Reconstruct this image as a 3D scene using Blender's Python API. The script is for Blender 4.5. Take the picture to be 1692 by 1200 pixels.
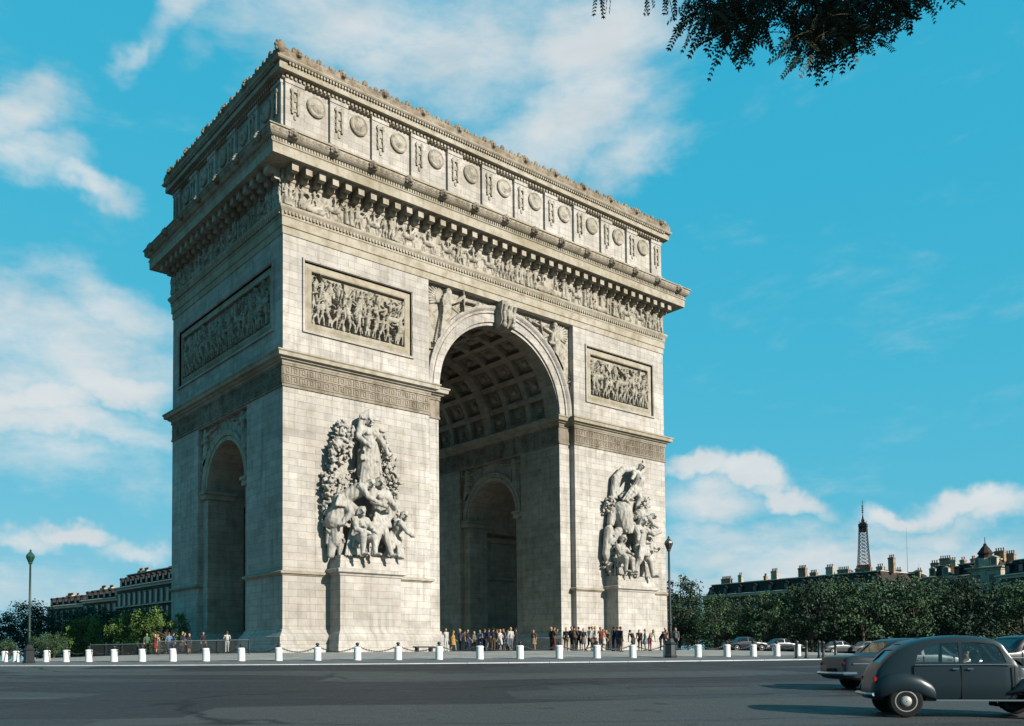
import bpy, bmesh, math, random
import numpy as np
from mathutils import Vector, Matrix
R_ = math.radians
for o in list(bpy.data.objects): bpy.data.objects.remove(o)
scene = bpy.context.scene
COL = scene.collection

# ---------------------------------------------------------------- camera
CAM = np.array([-53.26, -70.79, 0.0]); YAW, PITCH, ROLL = 0.67704, 0.04465, -0.00789
F_PX, CX, CY = 1471.11, 764.76, 1015.41           # focal length and principal point in photo pixels (1692 wide)
_f = Vector((math.sin(YAW)*math.cos(PITCH), math.cos(YAW)*math.cos(PITCH), math.sin(PITCH)))
_r = Vector((math.cos(YAW), -math.sin(YAW), 0)); _u = _r.cross(_f)
cR = _r*math.cos(ROLL) + _u*math.sin(ROLL); cU = -_r*math.sin(ROLL) + _u*math.cos(ROLL)
cd = bpy.data.cameras.new('camera'); cam = bpy.data.objects.new('camera', cd); COL.objects.link(cam)
cam.matrix_world = Matrix(((cR.x, cU.x, -_f.x, CAM[0]), (cR.y, cU.y, -_f.y, CAM[1]), (cR.z, cU.z, -_f.z, CAM[2]), (0, 0, 0, 1)))
cd.sensor_width = 36; cd.lens = 36*F_PX/1692; cd.shift_x = (846-CX)/1692; cd.shift_y = (CY-600)/1692
cd.clip_start = 0.3; cd.clip_end = 9000
scene.camera = cam
scene.render.resolution_x, scene.render.resolution_y = 1024, 726

def bearing(u, D):
    """ground position at forward distance D on the bearing of photo column u"""
    d = _f + cR*((u-CX)/F_PX); h = Vector((d.x, d.y)); f2 = Vector((_f.x, _f.y)).normalized()
    h = h*(D/h.dot(f2)); return Vector((CAM[0]+h.x, CAM[1]+h.y))

# ---------------------------------------------------------------- light and sky
SUN_EL = R_(23.5); SUN_AZ = math.atan2(0.20, -0.98)          # azimuth from +Y towards +X
sdir = Vector((math.sin(SUN_AZ)*math.cos(SUN_EL), math.cos(SUN_AZ)*math.cos(SUN_EL), math.sin(SUN_EL)))
sl = bpy.data.lights.new('sun', 'SUN'); sl.energy = 5.0; sl.angle = R_(0.5); sl.color = (1.0, 0.945, 0.86)
so = bpy.data.objects.new('sun', sl); COL.objects.link(so)
so.rotation_euler = (-sdir).to_track_quat('-Z', 'Y').to_euler(); so.location = (0, 0, 120)
scene.view_settings.view_transform = 'Standard'; scene.view_settings.look = 'None'
scene.view_settings.exposure = 1.05; scene.view_settings.gamma = 1.0
try:
    scene.cycles.max_bounces = 5; scene.cycles.diffuse_bounces = 3; scene.cycles.glossy_bounces = 2; scene.cycles.transparent_max_bounces = 8
except Exception: pass

class NT:
    """small node-tree helper"""
    def __init__(s, tree): s.t = tree; s.n = tree.nodes; s.l = tree.links
    def add(s, kind, **kw):
        nd = s.n.new(kind)
        for k, v in kw.items():
            if k.startswith('i_'):
                key = k[2:]; key = int(key) if key.isdigit() else key.replace('_', ' ')
                sock = nd.inputs[key]
                if hasattr(v, 'bl_idname') and 'Socket' in v.bl_idname: s.l.new(v, sock)
                elif isinstance(v, bpy.types.NodeSocket): s.l.new(v, sock)
                else: sock.default_value = v
            else: setattr(nd, k, v)
        return nd
    def link(s, a, b): s.l.new(a, b)
    def math(s, op, a, b=None, c=None, clamp=False):
        nd = s.n.new('ShaderNodeMath'); nd.operation = op; nd.use_clamp = clamp
        for i, v in enumerate((a, b, c)):
            if v is None: continue
            if isinstance(v, bpy.types.NodeSocket): s.l.new(v, nd.inputs[i])
            else: nd.inputs[i].default_value = v
        return nd.outputs[0]
    def mix(s, f, a, b, mode='MIX'):
        nd = s.n.new('ShaderNodeMix'); nd.data_type = 'RGBA'; nd.blend_type = mode
        for i, v in ((0, f), (6, a), (7, b)):
            if isinstance(v, bpy.types.NodeSocket): s.l.new(v, nd.inputs[i])
            else: nd.inputs[i].default_value = v if i == 0 else (tuple(v)+(1,) if len(v) == 3 else v)
        return nd.outputs[2]
    def ramp(s, f, stops):
        nd = s.n.new('ShaderNodeValToRGB'); s.l.new(f, nd.inputs[0]); e = nd.color_ramp.elements
        while len(e) < len(stops): e.new(0.5)
        for x, (p, c) in zip(e, stops):
            x.position = p; x.color = (c, c, c, 1) if isinstance(c, (int, float)) else tuple(c)+(1,)
        return nd.outputs[0]
    def noise(s, vec, scale, detail=4, rough=0.55, dist=0.0):
        nd = s.n.new('ShaderNodeTexNoise'); nd.inputs['Scale'].default_value = scale; nd.inputs['Detail'].default_value = detail
        nd.inputs['Roughness'].default_value = rough; nd.inputs['Distortion'].default_value = dist
        if vec is not None: s.l.new(vec, nd.inputs['Vector'])
        return nd.outputs['Fac']

world = bpy.data.worlds.new('World'); scene.world = world; world.use_nodes = True
W = NT(world.node_tree); W.n.clear()
sky = W.add('ShaderNodeTexSky', sky_type='NISHITA', sun_disc=False, sun_elevation=SUN_EL, sun_rotation=SUN_AZ, altitude=50, air_density=1.0, dust_density=0.6, ozone_density=3.0)
tc = W.add('ShaderNodeTexCoord'); vec = tc.outputs['Generated']
sep = W.add('ShaderNodeSeparateXYZ', i_0=vec)
az = W.math('ARCTAN2', sep.outputs[0], sep.outputs[1]); el = W.math('ARCSINE', sep.outputs[2])
ae = W.add('ShaderNodeCombineXYZ', i_0=az, i_1=el, i_2=0.0).outputs[0]
# cloud banks of this sky: azimuth, elevation, half width, half height (degrees), tilt, strength
def azel(u, v):
    d = (_f + cR*((u-CX)/F_PX) - cU*((v-CY)/F_PX)).normalized(); return math.atan2(d.x, d.y), math.asin(d.z)
BLOBS = [  # u, v, su, sv, tilt, strength
 (980, 70, 170, 120, 10, .84), (950, 170, 180, 120, 30, .82), (1030, 250, 110, 80, 35, .62), (780, 90, 280, 150, 10, .64), (560, 40, 280, 100, 5, .60), (300, 30, 120, 50, 35, .62), (215, 105, 60, 30, 35, .6), (330, 90, 60, 60, 30, .4),
 (35, 185, 90, 60, 0, .74), (60, 250, 110, 50, -20, .66), (140, 300, 110, 26, -20, .62), (60, 560, 260, 120, -8, .70), (170, 500, 170, 60, -22, .62), (200, 570, 130, 50, -20, .60), (190, 645, 120, 44, -14, 1.15), (140, 610, 220, 90, -10, .84), (80, 665, 130, 34, -4, 1.0), (30, 640, 70, 40, 0, .8), (120, 705, 200, 36, -6, .78), (100, 770, 240, 60, 0, .50),
 (120, 893, 70, 20, -4, 1.15), (60, 905, 90, 22, 0, .8), (230, 915, 80, 20, 0, .75), (80, 980, 300, 50, 0, .55),
 (1160, 775, 60, 22, -4, 1.15), (1225, 790, 60, 24, -10, 1.15), (1300, 822, 90, 20, -14, .95), (1180, 825, 110, 40, 0, .70), (1240, 880, 180, 40, 0, .66),
 (1500, 838, 70, 18, 6, .95), (1600, 835, 110, 24, -2, 1.12), (1660, 850, 80, 26, 0, 1.0), (1560, 870, 150, 30, 0, .74), (1400, 920, 460, 60, 0, .76), (1400, 975, 700, 50, 0, .70)]
wob = W.add('ShaderNodeTexNoise', noise_dimensions='3D'); W.link(vec, wob.inputs['Vector']); wob.inputs['Scale'].default_value = 7; wob.inputs['Detail'].default_value = 5; wob.inputs['Roughness'].default_value = .6
wv = W.add('ShaderNodeVectorMath', operation='SUBTRACT'); W.link(wob.outputs['Color'], wv.inputs[0]); wv.inputs[1].default_value = (.5, .5, .5)
wv2 = W.add('ShaderNodeVectorMath', operation='SCALE'); W.link(wv.outputs[0], wv2.inputs[0]); wv2.inputs['Scale'].default_value = .11
aew = W.add('ShaderNodeVectorMath', operation='ADD'); W.link(ae, aew.inputs[0]); W.link(wv2.outputs[0], aew.inputs[1]); aew = aew.outputs[0]
acc = None
for (u, v, su, sv, tilt, st) in BLOBS:
    a0, e0 = azel(u, v); a1, e1 = azel(u+20, v); a2, e2 = azel(u, v-20)
    sa = math.hypot(a1-a0, e1-e0)/20*su*1.25; se = math.hypot(a2-a0, e2-e0)/20*sv*1.25
    base = math.atan2(e1-e0, a1-a0)+R_(tilt)
    m = W.add('ShaderNodeMapping', vector_type='TEXTURE'); W.link(aew, m.inputs[0])
    m.inputs['Location'].default_value = (a0, e0, 0); m.inputs['Rotation'].default_value = (0, 0, base); m.inputs['Scale'].default_value = (sa, se, 1)
    ln = W.add('ShaderNodeVectorMath', operation='LENGTH'); W.link(m.outputs[0], ln.inputs[0])
    mr = W.add('ShaderNodeMapRange', interpolation_type='SMOOTHSTEP'); W.link(ln.outputs['Value'], mr.inputs[0])
    mr.inputs[1].default_value = 0.0; mr.inputs[2].default_value = 1.25; mr.inputs[3].default_value = st; mr.inputs[4].default_value = 0.0
    acc = mr.outputs[0] if acc is None else W.math('MAXIMUM', acc, mr.outputs[0])
# wisps everywhere, stretched along the horizon
strm = W.add('ShaderNodeMapping'); W.link(vec, strm.inputs[0]); strm.inputs['Scale'].default_value = (1, 1, 2.6)
n1 = W.noise(strm.outputs[0], 5.5, 8, .62, .3); n2 = W.noise(strm.outputs[0], 17, 6, .6, .2)
nn = W.math('ADD', W.math('MULTIPLY', n1, .68), W.math('MULTIPLY', n2, .32))
dens = W.math('ADD', W.math('MULTIPLY', acc, 1.0), W.math('MULTIPLY', W.math('SUBTRACT', nn, .5), 1.75))
cl = W.add('ShaderNodeMapRange', interpolation_type='SMOOTHSTEP'); W.link(dens, cl.inputs[0]); cl.inputs[1].default_value = .04; cl.inputs[2].default_value = .94
cl.inputs[3].default_value = 0; cl.inputs[4].default_value = 1
cmask = W.math('MULTIPLY', cl.outputs[0], .93)
shade = W.noise(strm.outputs[0], 9, 5, .55, 0)
hz = W.math('POWER', W.math('SUBTRACT', 1.0, W.math('ABSOLUTE', sep.outputs[2])), 7.0)
sr = W.add('ShaderNodeSeparateColor'); W.link(sky.outputs[0], sr.inputs[0])      # sky texture pressed into the flat turquoise of the colour print
skc = W.add('ShaderNodeCombineColor')
W.link(W.math('MINIMUM', W.math('MULTIPLY', sr.outputs[0], .31), 1.5), skc.inputs[0])
W.link(W.math('MULTIPLY', W.math('POWER', sr.outputs[1], .18), 2.45), skc.inputs[1])
W.link(W.math('MULTIPLY', W.math('POWER', sr.outputs[2], .10), 3.57), skc.inputs[2])
cc = W.mix(shade, (3.3, 3.7, 3.9), (5.3, 5.4, 5.4))
fin = W.mix(cmask, skc.outputs[0], cc)
bg = W.add('ShaderNodeBackground'); W.link(fin, bg.inputs[0]); bg.inputs[1].default_value = 0.0785
wo = W.add('ShaderNodeOutputWorld'); W.link(bg.outputs[0], wo.inputs[0])

# ---------------------------------------------------------------- materials
def mat(name, col=(.5, .5, .5), rough=.8, metal=0.0, spec=None, build=None):
    if spec is None: spec = .3 if rough < .5 else .08
    m = bpy.data.materials.new(name); m.use_nodes = True; T = NT(m.node_tree); b = T.n['Principled BSDF']
    b.inputs['Base Color'].default_value = tuple(col)+(1,); b.inputs['Roughness'].default_value = rough
    b.inputs['Metallic'].default_value = metal; b.inputs['Specular IOR Level'].default_value = spec
    if build: build(T, b)
    return m
def bumpto(T, b, h, strength=.4, dist=.05):
    nd = T.add('ShaderNodeBump'); T.link(h, nd.inputs['Height']); nd.inputs['Strength'].default_value = strength; nd.inputs['Distance'].default_value = dist
    T.link(nd.outputs[0], b.inputs['Normal'])
def varied(c1, c2, scale=2.0, bump=.2, detail=5, dist=.02, rough=None):
    def f(T, b):
        co = T.add('ShaderNodeTexCoord').outputs['Object']; n = T.noise(co, scale, detail, .6)
        r = T.ramp(n, [(.3, 0.0), (.7, 1.0)]); T.link(T.mix(r, c1, c2), b.inputs['Base Color'])
        if bump: bumpto(T, b, T.noise(co, scale*6, 4), bump, dist)
    return f
def stone(c_lo, c_hi, joints=True, stain=.5, bump=.35, course=.55, streak=.35, grime=0.0):
    c_lo, c_hi = [tuple(x*(q*.50) for x, q in zip(c, (1.0, 1.0, 1.05))) for c in (c_lo, c_hi)]
    def f(T, b):
        geo = T.add('ShaderNodeNewGeometry'); pos = geo.outputs['Position']
        s = T.add('ShaderNodeSeparateXYZ', i_0=pos)
        xy = T.math('ADD', s.outputs[0], s.outputs[1])
        v = T.add('ShaderNodeCombineXYZ', i_0=xy, i_1=s.outputs[2], i_2=0.0).outputs[0]
        big = T.noise(pos, .16, 5, .6, .4); mid = T.noise(pos, 1.1, 6, .65); fine = T.noise(pos, 9, 4, .6)
        c = T.mix(T.ramp(big, [(.35, 0.0), (.68, 1.0)]), c_lo, c_hi)
        c = T.mix(T.math('MULTIPLY', T.ramp(mid, [(.46, 0.0), (.66, 1.0)]), stain), c, (c_lo[0]*.62, c_lo[1]*.58, c_lo[2]*.47))
        # rain streaks running down the stone
        sv = T.add('ShaderNodeCombineXYZ', i_0=T.math('MULTIPLY', xy, 2.3), i_1=T.math('MULTIPLY', s.outputs[2], .16), i_2=s.outputs[0]).outputs[0]
        st = T.ramp(T.noise(sv, 1.0, 5, .6), [(.50, 0.0), (.72, 1.0)])
        c = T.mix(T.math('MULTIPLY', st, streak), c, (c_lo[0]*.55, c_lo[1]*.54, c_lo[2]*.5))
        if grime:      # black crust of city soot in irregular patches
            gr = T.ramp(T.noise(pos, 2.3, 5, .7, .5), [(.47, 0.0), (.60, 1.0)]); c = T.mix(T.math('MULTIPLY', gr, grime), c, (.035, .032, .027))
        h = T.math('MULTIPLY', fine, .25)
        if joints:
            br = T.add('ShaderNodeTexBrick', offset=.5); T.link(v, br.inputs['Vector']); br.inputs['Scale'].default_value = 1.0
            br.inputs['Color1'].default_value = (.88, .88, .885, 1); br.inputs['Color2'].default_value = (1.09, 1.08, 1.06, 1); br.inputs['Mortar'].default_value = (.62, .60, .56, 1)
            br.inputs['Mortar Size'].default_value = .014; br.inputs['Mortar Smooth'].default_value = .3; br.inputs['Brick Width'].default_value = 1.5; br.inputs['Row Height'].default_value = course
            c = T.mix(1.0, c, br.outputs['Color'], 'MULTIPLY')
            h = T.math('SUBTRACT', h, T.math('MULTIPLY', br.outputs['Fac'], .9))
        T.link(c, b.inputs['Base Color']); bumpto(T, b, h, bump, .06)
    return f
M = {}
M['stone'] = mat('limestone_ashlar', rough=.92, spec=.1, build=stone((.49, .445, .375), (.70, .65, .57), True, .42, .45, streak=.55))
M['moulding'] = mat('limestone_moulding', rough=.92, spec=.1, build=stone((.42, .36, .25), (.60, .54, .43), False, .6, .3))
M['weathered'] = mat('weathered_limestone', rough=.95, spec=.1, build=stone((.27, .225, .165), (.46, .395, .30), False, .8, .5, streak=.5))
M['relief'] = mat('carved_limestone', rough=.9, spec=.1, build=stone((.44, .39, .29), (.64, .58, .47), False, .4, .3, streak=.2, grime=.5))
M['group'] = mat('carved_group_stone', rough=.9, spec=.1, build=stone((.52, .48, .38), (.68, .64, .55), False, .35, .3, streak=.15))
def carved(T, b):
    stone((.52, .48, .40), (.68, .64, .56), False, .35, .3, streak=.15, grime=.26)(T, b)
    geo = T.add('ShaderNodeNewGeometry').outputs['Position']
    wv = T.add('ShaderNodeTexWave', wave_type='BANDS', bands_direction='X'); T.link(geo, wv.inputs[0]); wv.inputs['Scale'].default_value = .9; wv.inputs['Distortion'].default_value = 9; wv.inputs['Detail'].default_value = 3; wv.inputs['Detail Scale'].default_value = .7
    bumpto(T, b, T.math('ADD', T.math('MULTIPLY', wv.outputs['Fac'], .5), T.math('MULTIPLY', T.noise(geo, 2.6, 4, .6), .5)), .55, .14)
M['group'] = mat('carved_group_stone', rough=.9, spec=.1, build=carved)
M['cresting'] = mat('brown_weathered_cresting', rough=.95, spec=.1, build=stone((.30, .23, .15), (.46, .38, .28), False, .8, .5, grime=.4))
M['inner'] = mat('shaded_vault_stone', rough=.95, spec=.1, build=stone((.42, .36, .27), (.60, .52, .40), True, .5, .3))  # ashlar tone darkened and warmed; shade and bounce put in the colour

# ---------------------------------------------------------------- mesh helpers
class MB:
    def __init__(s): s.v = []; s.f = []; s.m = []; s.cm = 0
    def add(s, vs, fs):
        b = len(s.v); s.v += [tuple(p) for p in vs]; s.f += [tuple(b+i for i in f) for f in fs]; s.m += [s.cm]*len(fs); return s
    def box(s, x0, x1, y0, y1, z0, z1):
        return s.add([(x0, y0, z0), (x1, y0, z0), (x1, y1, z0), (x0, y1, z0), (x0, y0, z1), (x1, y0, z1), (x1, y1, z1), (x0, y1, z1)],
                     [(3, 2, 1, 0), (4, 5, 6, 7), (0, 1, 5, 4), (1, 2, 6, 5), (2, 3, 7, 6), (3, 0, 4, 7)])
    def obox(s, c, ax, ay, az_):
        c = Vector(c); ax, ay, az_ = Vector(ax), Vector(ay), Vector(az_)
        P = [c+ax*a+ay*b+az_*d for d in (-1, 1) for b in (-1, 1) for a in (-1, 1)]
        return s.add(P, [(0, 2, 3, 1), (4, 5, 7, 6), (0, 1, 5, 4), (1, 3, 7, 5), (3, 2, 6, 7), (2, 0, 4, 6)])
    def tube(s, pts, rad, n=8, cap=True):
        pts = [Vector(p) for p in pts]; k = len(pts)
        if not hasattr(rad, '__len__'): rad = [rad]*k
        ref = None; rings = []
        for i, p in enumerate(pts):
            t = (pts[min(i+1, k-1)]-pts[max(i-1, 0)])
            t = t.normalized() if t.length > 1e-9 else Vector((0, 0, 1))
            if ref is None: ref = Vector((1, 0, 0)) if abs(t.x) < .8 else Vector((0, 1, 0))
            a = (ref-t*ref.dot(t))
            a = a.normalized() if a.length > 1e-6 else t.orthogonal().normalized()
            b = t.cross(a); ref = a
            rings.append([p+(a*math.cos(2*math.pi*j/n)+b*math.sin(2*math.pi*j/n))*rad[i] for j in range(n)])
        vs = [q for r in rings for q in r]
        fs = [(i*n+j, i*n+(j+1) % n, (i+1)*n+(j+1) % n, (i+1)*n+j) for i in range(k-1) for j in range(n)]
        if cap: fs += [tuple(range(n))[::-1], tuple((k-1)*n+j for j in range(n))]
        return s.add(vs, fs)
    def lathe(s, prof, c=(0, 0, 0), n=16):
        vs = [(c[0]+r*math.cos(2*math.pi*j/n), c[1]+r*math.sin(2*math.pi*j/n), c[2]+z) for r, z in prof for j in range(n)]
        k = len(prof); fs = [(i*n+j, i*n+(j+1) % n, (i+1)*n+(j+1) % n, (i+1)*n+j) for i in range(k-1) for j in range(n)]
        fs += [tuple(range(n))[::-1], tuple((k-1)*n+j for j in range(n))]
        return s.add(vs, fs)
    def blob(s, c, rx, ry, rz, n=8, m=5, rot=None):
        vs = []; fs = []
        for i in range(1, m):
            th = math.pi*i/m
            for j in range(n):
                ph = 2*math.pi*j/n; p = Vector((rx*math.sin(th)*math.cos(ph), ry*math.sin(th)*math.sin(ph), rz*math.cos(th)))
                if rot is not None: p = rot @ p
                vs.append(Vector(c)+p)
        top = Vector((0, 0, rz)); bot = Vector((0, 0, -rz))
        if rot is not None: top = rot @ top; bot = rot @ bot
        vs += [Vector(c)+top, Vector(c)+bot]; a, b = len(vs)-2, len(vs)-1
        for i in range(m-2): fs += [(i*n+j, (i+1)*n+j, (i+1)*n+(j+1) % n, i*n+(j+1) % n) for j in range(n)]
        fs += [(a, j, (j+1) % n) for j in range(n)] + [(b, (m-2)*n+(j+1) % n, (m-2)*n+j) for j in range(n)]
        return s.add(vs, fs)
    def cap(s, p0, p1, r0, r1, n=10):
        """closed tapered capsule"""
        p0, p1 = Vector(p0), Vector(p1); t = (p1-p0); L = t.length; t = t.normalized() if L > 1e-6 else Vector((0, 0, 1)); P = []; Rr = []
        for a in (85, 55, 25): P.append(p0-t*r0*math.sin(R_(a))); Rr.append(r0*math.cos(R_(a)))
        P.append(p0); Rr.append(r0); P.append(p1 if L > 1e-6 else p1+t*.001); Rr.append(r1)
        for a in (25, 55, 85): P.append(p1+t*r1*math.sin(R_(a))); Rr.append(r1*math.cos(R_(a)))
        return s.tube(P, Rr, n)
    def prism(s, poly, a, b, fn):
        """poly 2-D outline extruded from a to b; fn(u, v, w) -> xyz"""
        k = len(poly); vs = [fn(u, v, a) for u, v in poly]+[fn(u, v, b) for u, v in poly]
        fs = [tuple(range(k)), tuple(range(2*k-1, k-1, -1))]+[(i, (i+1) % k, k+(i+1) % k, k+i)[::-1] for i in range(k)]
        return s.add(vs, fs)
    def sweep(s, path, prof, closed=False):
        """profile (offset to the right of travel, z) along a plan polyline with mitred corners"""
        k = len(path); P = [Vector((p[0], p[1])) for p in path]; rows = []
        for i in range(k):
            a = P[(i-1) % k]; b = P[i]; c = P[(i+1) % k]
            d0 = (b-a).normalized() if (closed or i > 0) else None; d1 = (c-b).normalized() if (closed or i < k-1) else None
            if d0 is None: d0 = d1
            if d1 is None: d1 = d0
            n0 = Vector((d0.y, -d0.x)); n1 = Vector((d1.y, -d1.x)); mm = (n0+n1); mm = mm/max(mm.dot(n0), .2)
            rows.append([(b.x+mm.x*o, b.y+mm.y*o, z) for o, z in prof])
        q = len(prof); vs = [p for r in rows for p in r]; fs = []
        for i in range(k if closed else k-1):
            j = (i+1) % k
            fs += [(i*q+t, j*q+t, j*q+t+1, i*q+t+1) for t in range(q-1)]
        if not closed: fs += [tuple(range(q)), tuple((k-1)*q+t for t in range(q))[::-1]]
        return s.add(vs, fs)
    def mesh(s, name='mesh'):
        me = bpy.data.meshes.new(name); me.from_pydata([tuple(p) for p in s.v], [], s.f); me.validate(); return me
    def build(s, name, mt, parent=None, smooth=False, world=False, recalc=True, autos=None):
        me = s.mesh(name)
        for m_ in (mt if isinstance(mt, (list, tuple)) else [mt]): me.materials.append(m_)
        if len(s.m) == len(me.polygons): me.polygons.foreach_set('material_index', s.m)
        if recalc:
            bm = bmesh.new(); bm.from_mesh(me); bmesh.ops.recalc_face_normals(bm, faces=bm.faces); bm.to_mesh(me); bm.free()
        if smooth: me.polygons.foreach_set('use_smooth', [True]*len(me.polygons))
        return link(name, me, parent, world)
def link(name, me, parent=None, world=False):
    o = bpy.data.objects.new(name, me); COL.objects.link(o)
    if parent is not None:
        o.parent = parent
        if world:
            T = Matrix.Identity(4); q = parent
            while q is not None: T = T @ q.matrix_basis.inverted() if q.parent is None else T; q = q.parent
            o.matrix_parent_inverse = T if parent.parent is None else Matrix.Identity(4)
    return o
def thing(name, label, cat, loc=(0, 0, 0), rz=0, group=None):
    o = bpy.data.objects.new(name, None); COL.objects.link(o); o.location = loc; o.rotation_euler = (0, 0, rz)
    o['label'] = label; o['category'] = cat; o.empty_display_size = .3
    if group: o['group'] = group
    return o
def tag(o, label, cat, group=None):
    o['label'] = label; o['category'] = cat
    if group: o['group'] = group
    return o
def kids(o): return [c for c in bpy.data.objects if c.parent == o]
def dup(root, loc, rz=0, label=None, group=None, scale=None):
    def cp(o, par):
        c = o.copy(); COL.objects.link(c); c.parent = par
        for ch in CH.get(o.name, []): cp(ch, c)
        return c
    r = cp(root, None); r.location = loc; r.rotation_euler = (0, 0, rz)
    if label: r['label'] = label
    if group: r['group'] = group
    if scale: r.scale = scale if hasattr(scale, '__len__') else (scale,)*3
    return r
CH = {}
def remember(root):
    CH[root.name] = kids(root)
    for c in CH[root.name]: remember(c)
def struct(o): o['kind'] = 'structure'; return o
def evaluated(o):
    dg = bpy.context.evaluated_depsgraph_get(); dg.update(); me = bpy.data.meshes.new_from_object(o.evaluated_get(dg)); return me
def voxel(mb, size, smooth=2):
    """fuse overlapping closed shapes into one continuous skin"""
    o = bpy.data.objects.new('tmp', mb.mesh('tmp')); COL.objects.link(o)
    bm = bmesh.new(); bm.from_mesh(o.data); bmesh.ops.recalc_face_normals(bm, faces=bm.faces); bm.to_mesh(o.data); bm.free()
    r = o.modifiers.new('r', 'REMESH'); r.mode = 'VOXEL'; r.voxel_size = size; r.use_smooth_shade = True
    if smooth: q = o.modifiers.new('s', 'SMOOTH'); q.iterations = smooth; q.factor = .5
    me = evaluated(o); bpy.data.objects.remove(o); return me
def boolean(base, cutters):
    o = bpy.data.objects.new('tmp', base.mesh('tmp')); COL.objects.link(o); cs = []
    def fix(me): bm = bmesh.new(); bm.from_mesh(me); bmesh.ops.recalc_face_normals(bm, faces=bm.faces); bm.to_mesh(me); bm.free()
    fix(o.data)
    for c in cutters:
        q = bpy.data.objects.new('cut', c.mesh('cut')); fix(q.data); COL.objects.link(q); cs.append(q)
        m = o.modifiers.new('b', 'BOOLEAN'); m.operation = 'DIFFERENCE'; m.solver = 'EXACT'; m.object = q
    me = evaluated(o)
    for q in cs+[o]: bpy.data.objects.remove(q)
    return me

# ---------------------------------------------------------------- the ground of the place
PR = [(0, .2), (27, .2), (36, -.1), (39.5, -.29), (46, -.42)]
RD = [(45.5, -.55), (70, -1.25), (88.6, -1.72), (110, -2.1), (130, -2.4), (200, -3.4), (600, -9), (1500, -22), (6000, -60)]
def gz(x, y=None):
    r = x if y is None else math.hypot(x, y); T = PR if r < 46 else RD
    for (a, za), (b, zb) in zip(T, T[1:]):
        if r <= b: return za+(zb-za)*max(0, (r-a))/(b-a)
    return T[-1][1]
def disc(name, radii, mt, n=180, dz=0):
    b = MB(); vs = []; fs = []
    for r in radii: vs += [(r*math.cos(2*math.pi*j/n), r*math.sin(2*math.pi*j/n), gz(min(r, 6000))+dz if name != 'x' else 0) for j in range(n)]
    for i in range(len(radii)-1): fs += [(i*n+j, (i+1)*n+j, (i+1)*n+(j+1) % n, i*n+(j+1) % n) for j in range(n)]
    if radii[0] < 1: fs.append(tuple(range(n)))
    b.add(vs, fs); return struct(b.build(name, mt, recalc=False))
def road_mat(T, b):
    geo = T.add('ShaderNodeNewGeometry').outputs['Position']; s = T.add('ShaderNodeSeparateXYZ', i_0=geo)
    r = T.math('SQRT', T.math('ADD', T.math('MULTIPLY', s.outputs[0], s.outputs[0]), T.math('MULTIPLY', s.outputs[1], s.outputs[1])))
    a = T.math('ARCTAN2', s.outputs[0], s.outputs[1])
    pv = T.add('ShaderNodeCombineXYZ', i_0=T.math('MULTIPLY', a, 9.0), i_1=r, i_2=0.0).outputs[0]     # along and across the traffic
    lanes = T.noise(pv, .5, 6, .65, .3); patch = T.noise(geo, .07, 4, .5, .6); fine = T.noise(geo, 14, 6, .7); mid = T.noise(geo, 1.6, 5, .7)
    c = T.mix(T.ramp(lanes, [(.42, 0.0), (.58, 1.0)]), (.020, .017, .018), (.046, .043, .043))
    c = T.mix(T.ramp(patch, [(.46, 0.0), (.50, .8)]), c, (.026, .031, .030))
    c = T.mix(T.ramp(mid, [(.5, 0.0), (.7, .5)]), c, (.058, .055, .05))
    c = T.mix(T.ramp(fine, [(.5, 0.0), (.78, .6)]), c, (.12, .12, .12))
    pp = T.add('ShaderNodeCombineXYZ', i_0=T.math('MULTIPLY', a, 15.0), i_1=r, i_2=0.0).outputs[0]
    v1 = T.add('ShaderNodeTexVoronoi', distance='CHEBYCHEV'); T.link(pp, v1.inputs['Vector']); v1.inputs['Scale'].default_value = .21; sc = T.add('ShaderNodeSeparateColor'); T.link(v1.outputs['Color'], sc.inputs[0])
    c = T.mix(T.ramp(sc.outputs[0], [(.45, 0.0), (.5, .65)]), c, (.018, .016, .017)); c = T.mix(T.ramp(sc.outputs[1], [(.72, 0.0), (.76, .5)]), c, (.066, .068, .064))
    wv_ = T.add('ShaderNodeVectorMath', operation='ADD'); nz = T.add('ShaderNodeTexNoise'); T.link(geo, nz.inputs['Vector']); nz.inputs['Scale'].default_value = .5; T.link(nz.outputs['Color'], wv_.inputs[1]); T.link(pp, wv_.inputs[0])
    v2 = T.add('ShaderNodeTexVoronoi', feature='DISTANCE_TO_EDGE'); T.link(wv_.outputs[0], v2.inputs['Vector']); v2.inputs['Scale'].default_value = .16
    c = T.mix(T.ramp(v2.outputs[0], [(.0, .85), (.012, 0.0)]), c, (.008, .008, .009))
    oil = T.noise(geo, .9, 3, .5, .2); c = T.mix(T.ramp(oil, [(.64, 0.0), (.70, .6)]), c, (.014, .013, .013))
    vo = T.add('ShaderNodeTexVoronoi', feature='DISTANCE_TO_EDGE'); T.link(geo, vo.inputs['Vector']); vo.inputs['Scale'].default_value = 6.5
    T.link(c, b.inputs['Base Color']); T.link(T.ramp(mid, [(.3, .55), (.7, .85)]), b.inputs['Roughness'])
    bumpto(T, b, T.math('ADD', T.math('MULTIPLY', T.ramp(vo.outputs[0], [(0, 0.0), (.12, 1.0)]), .6), T.math('MULTIPLY', fine, .6)), .45, .02)
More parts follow.
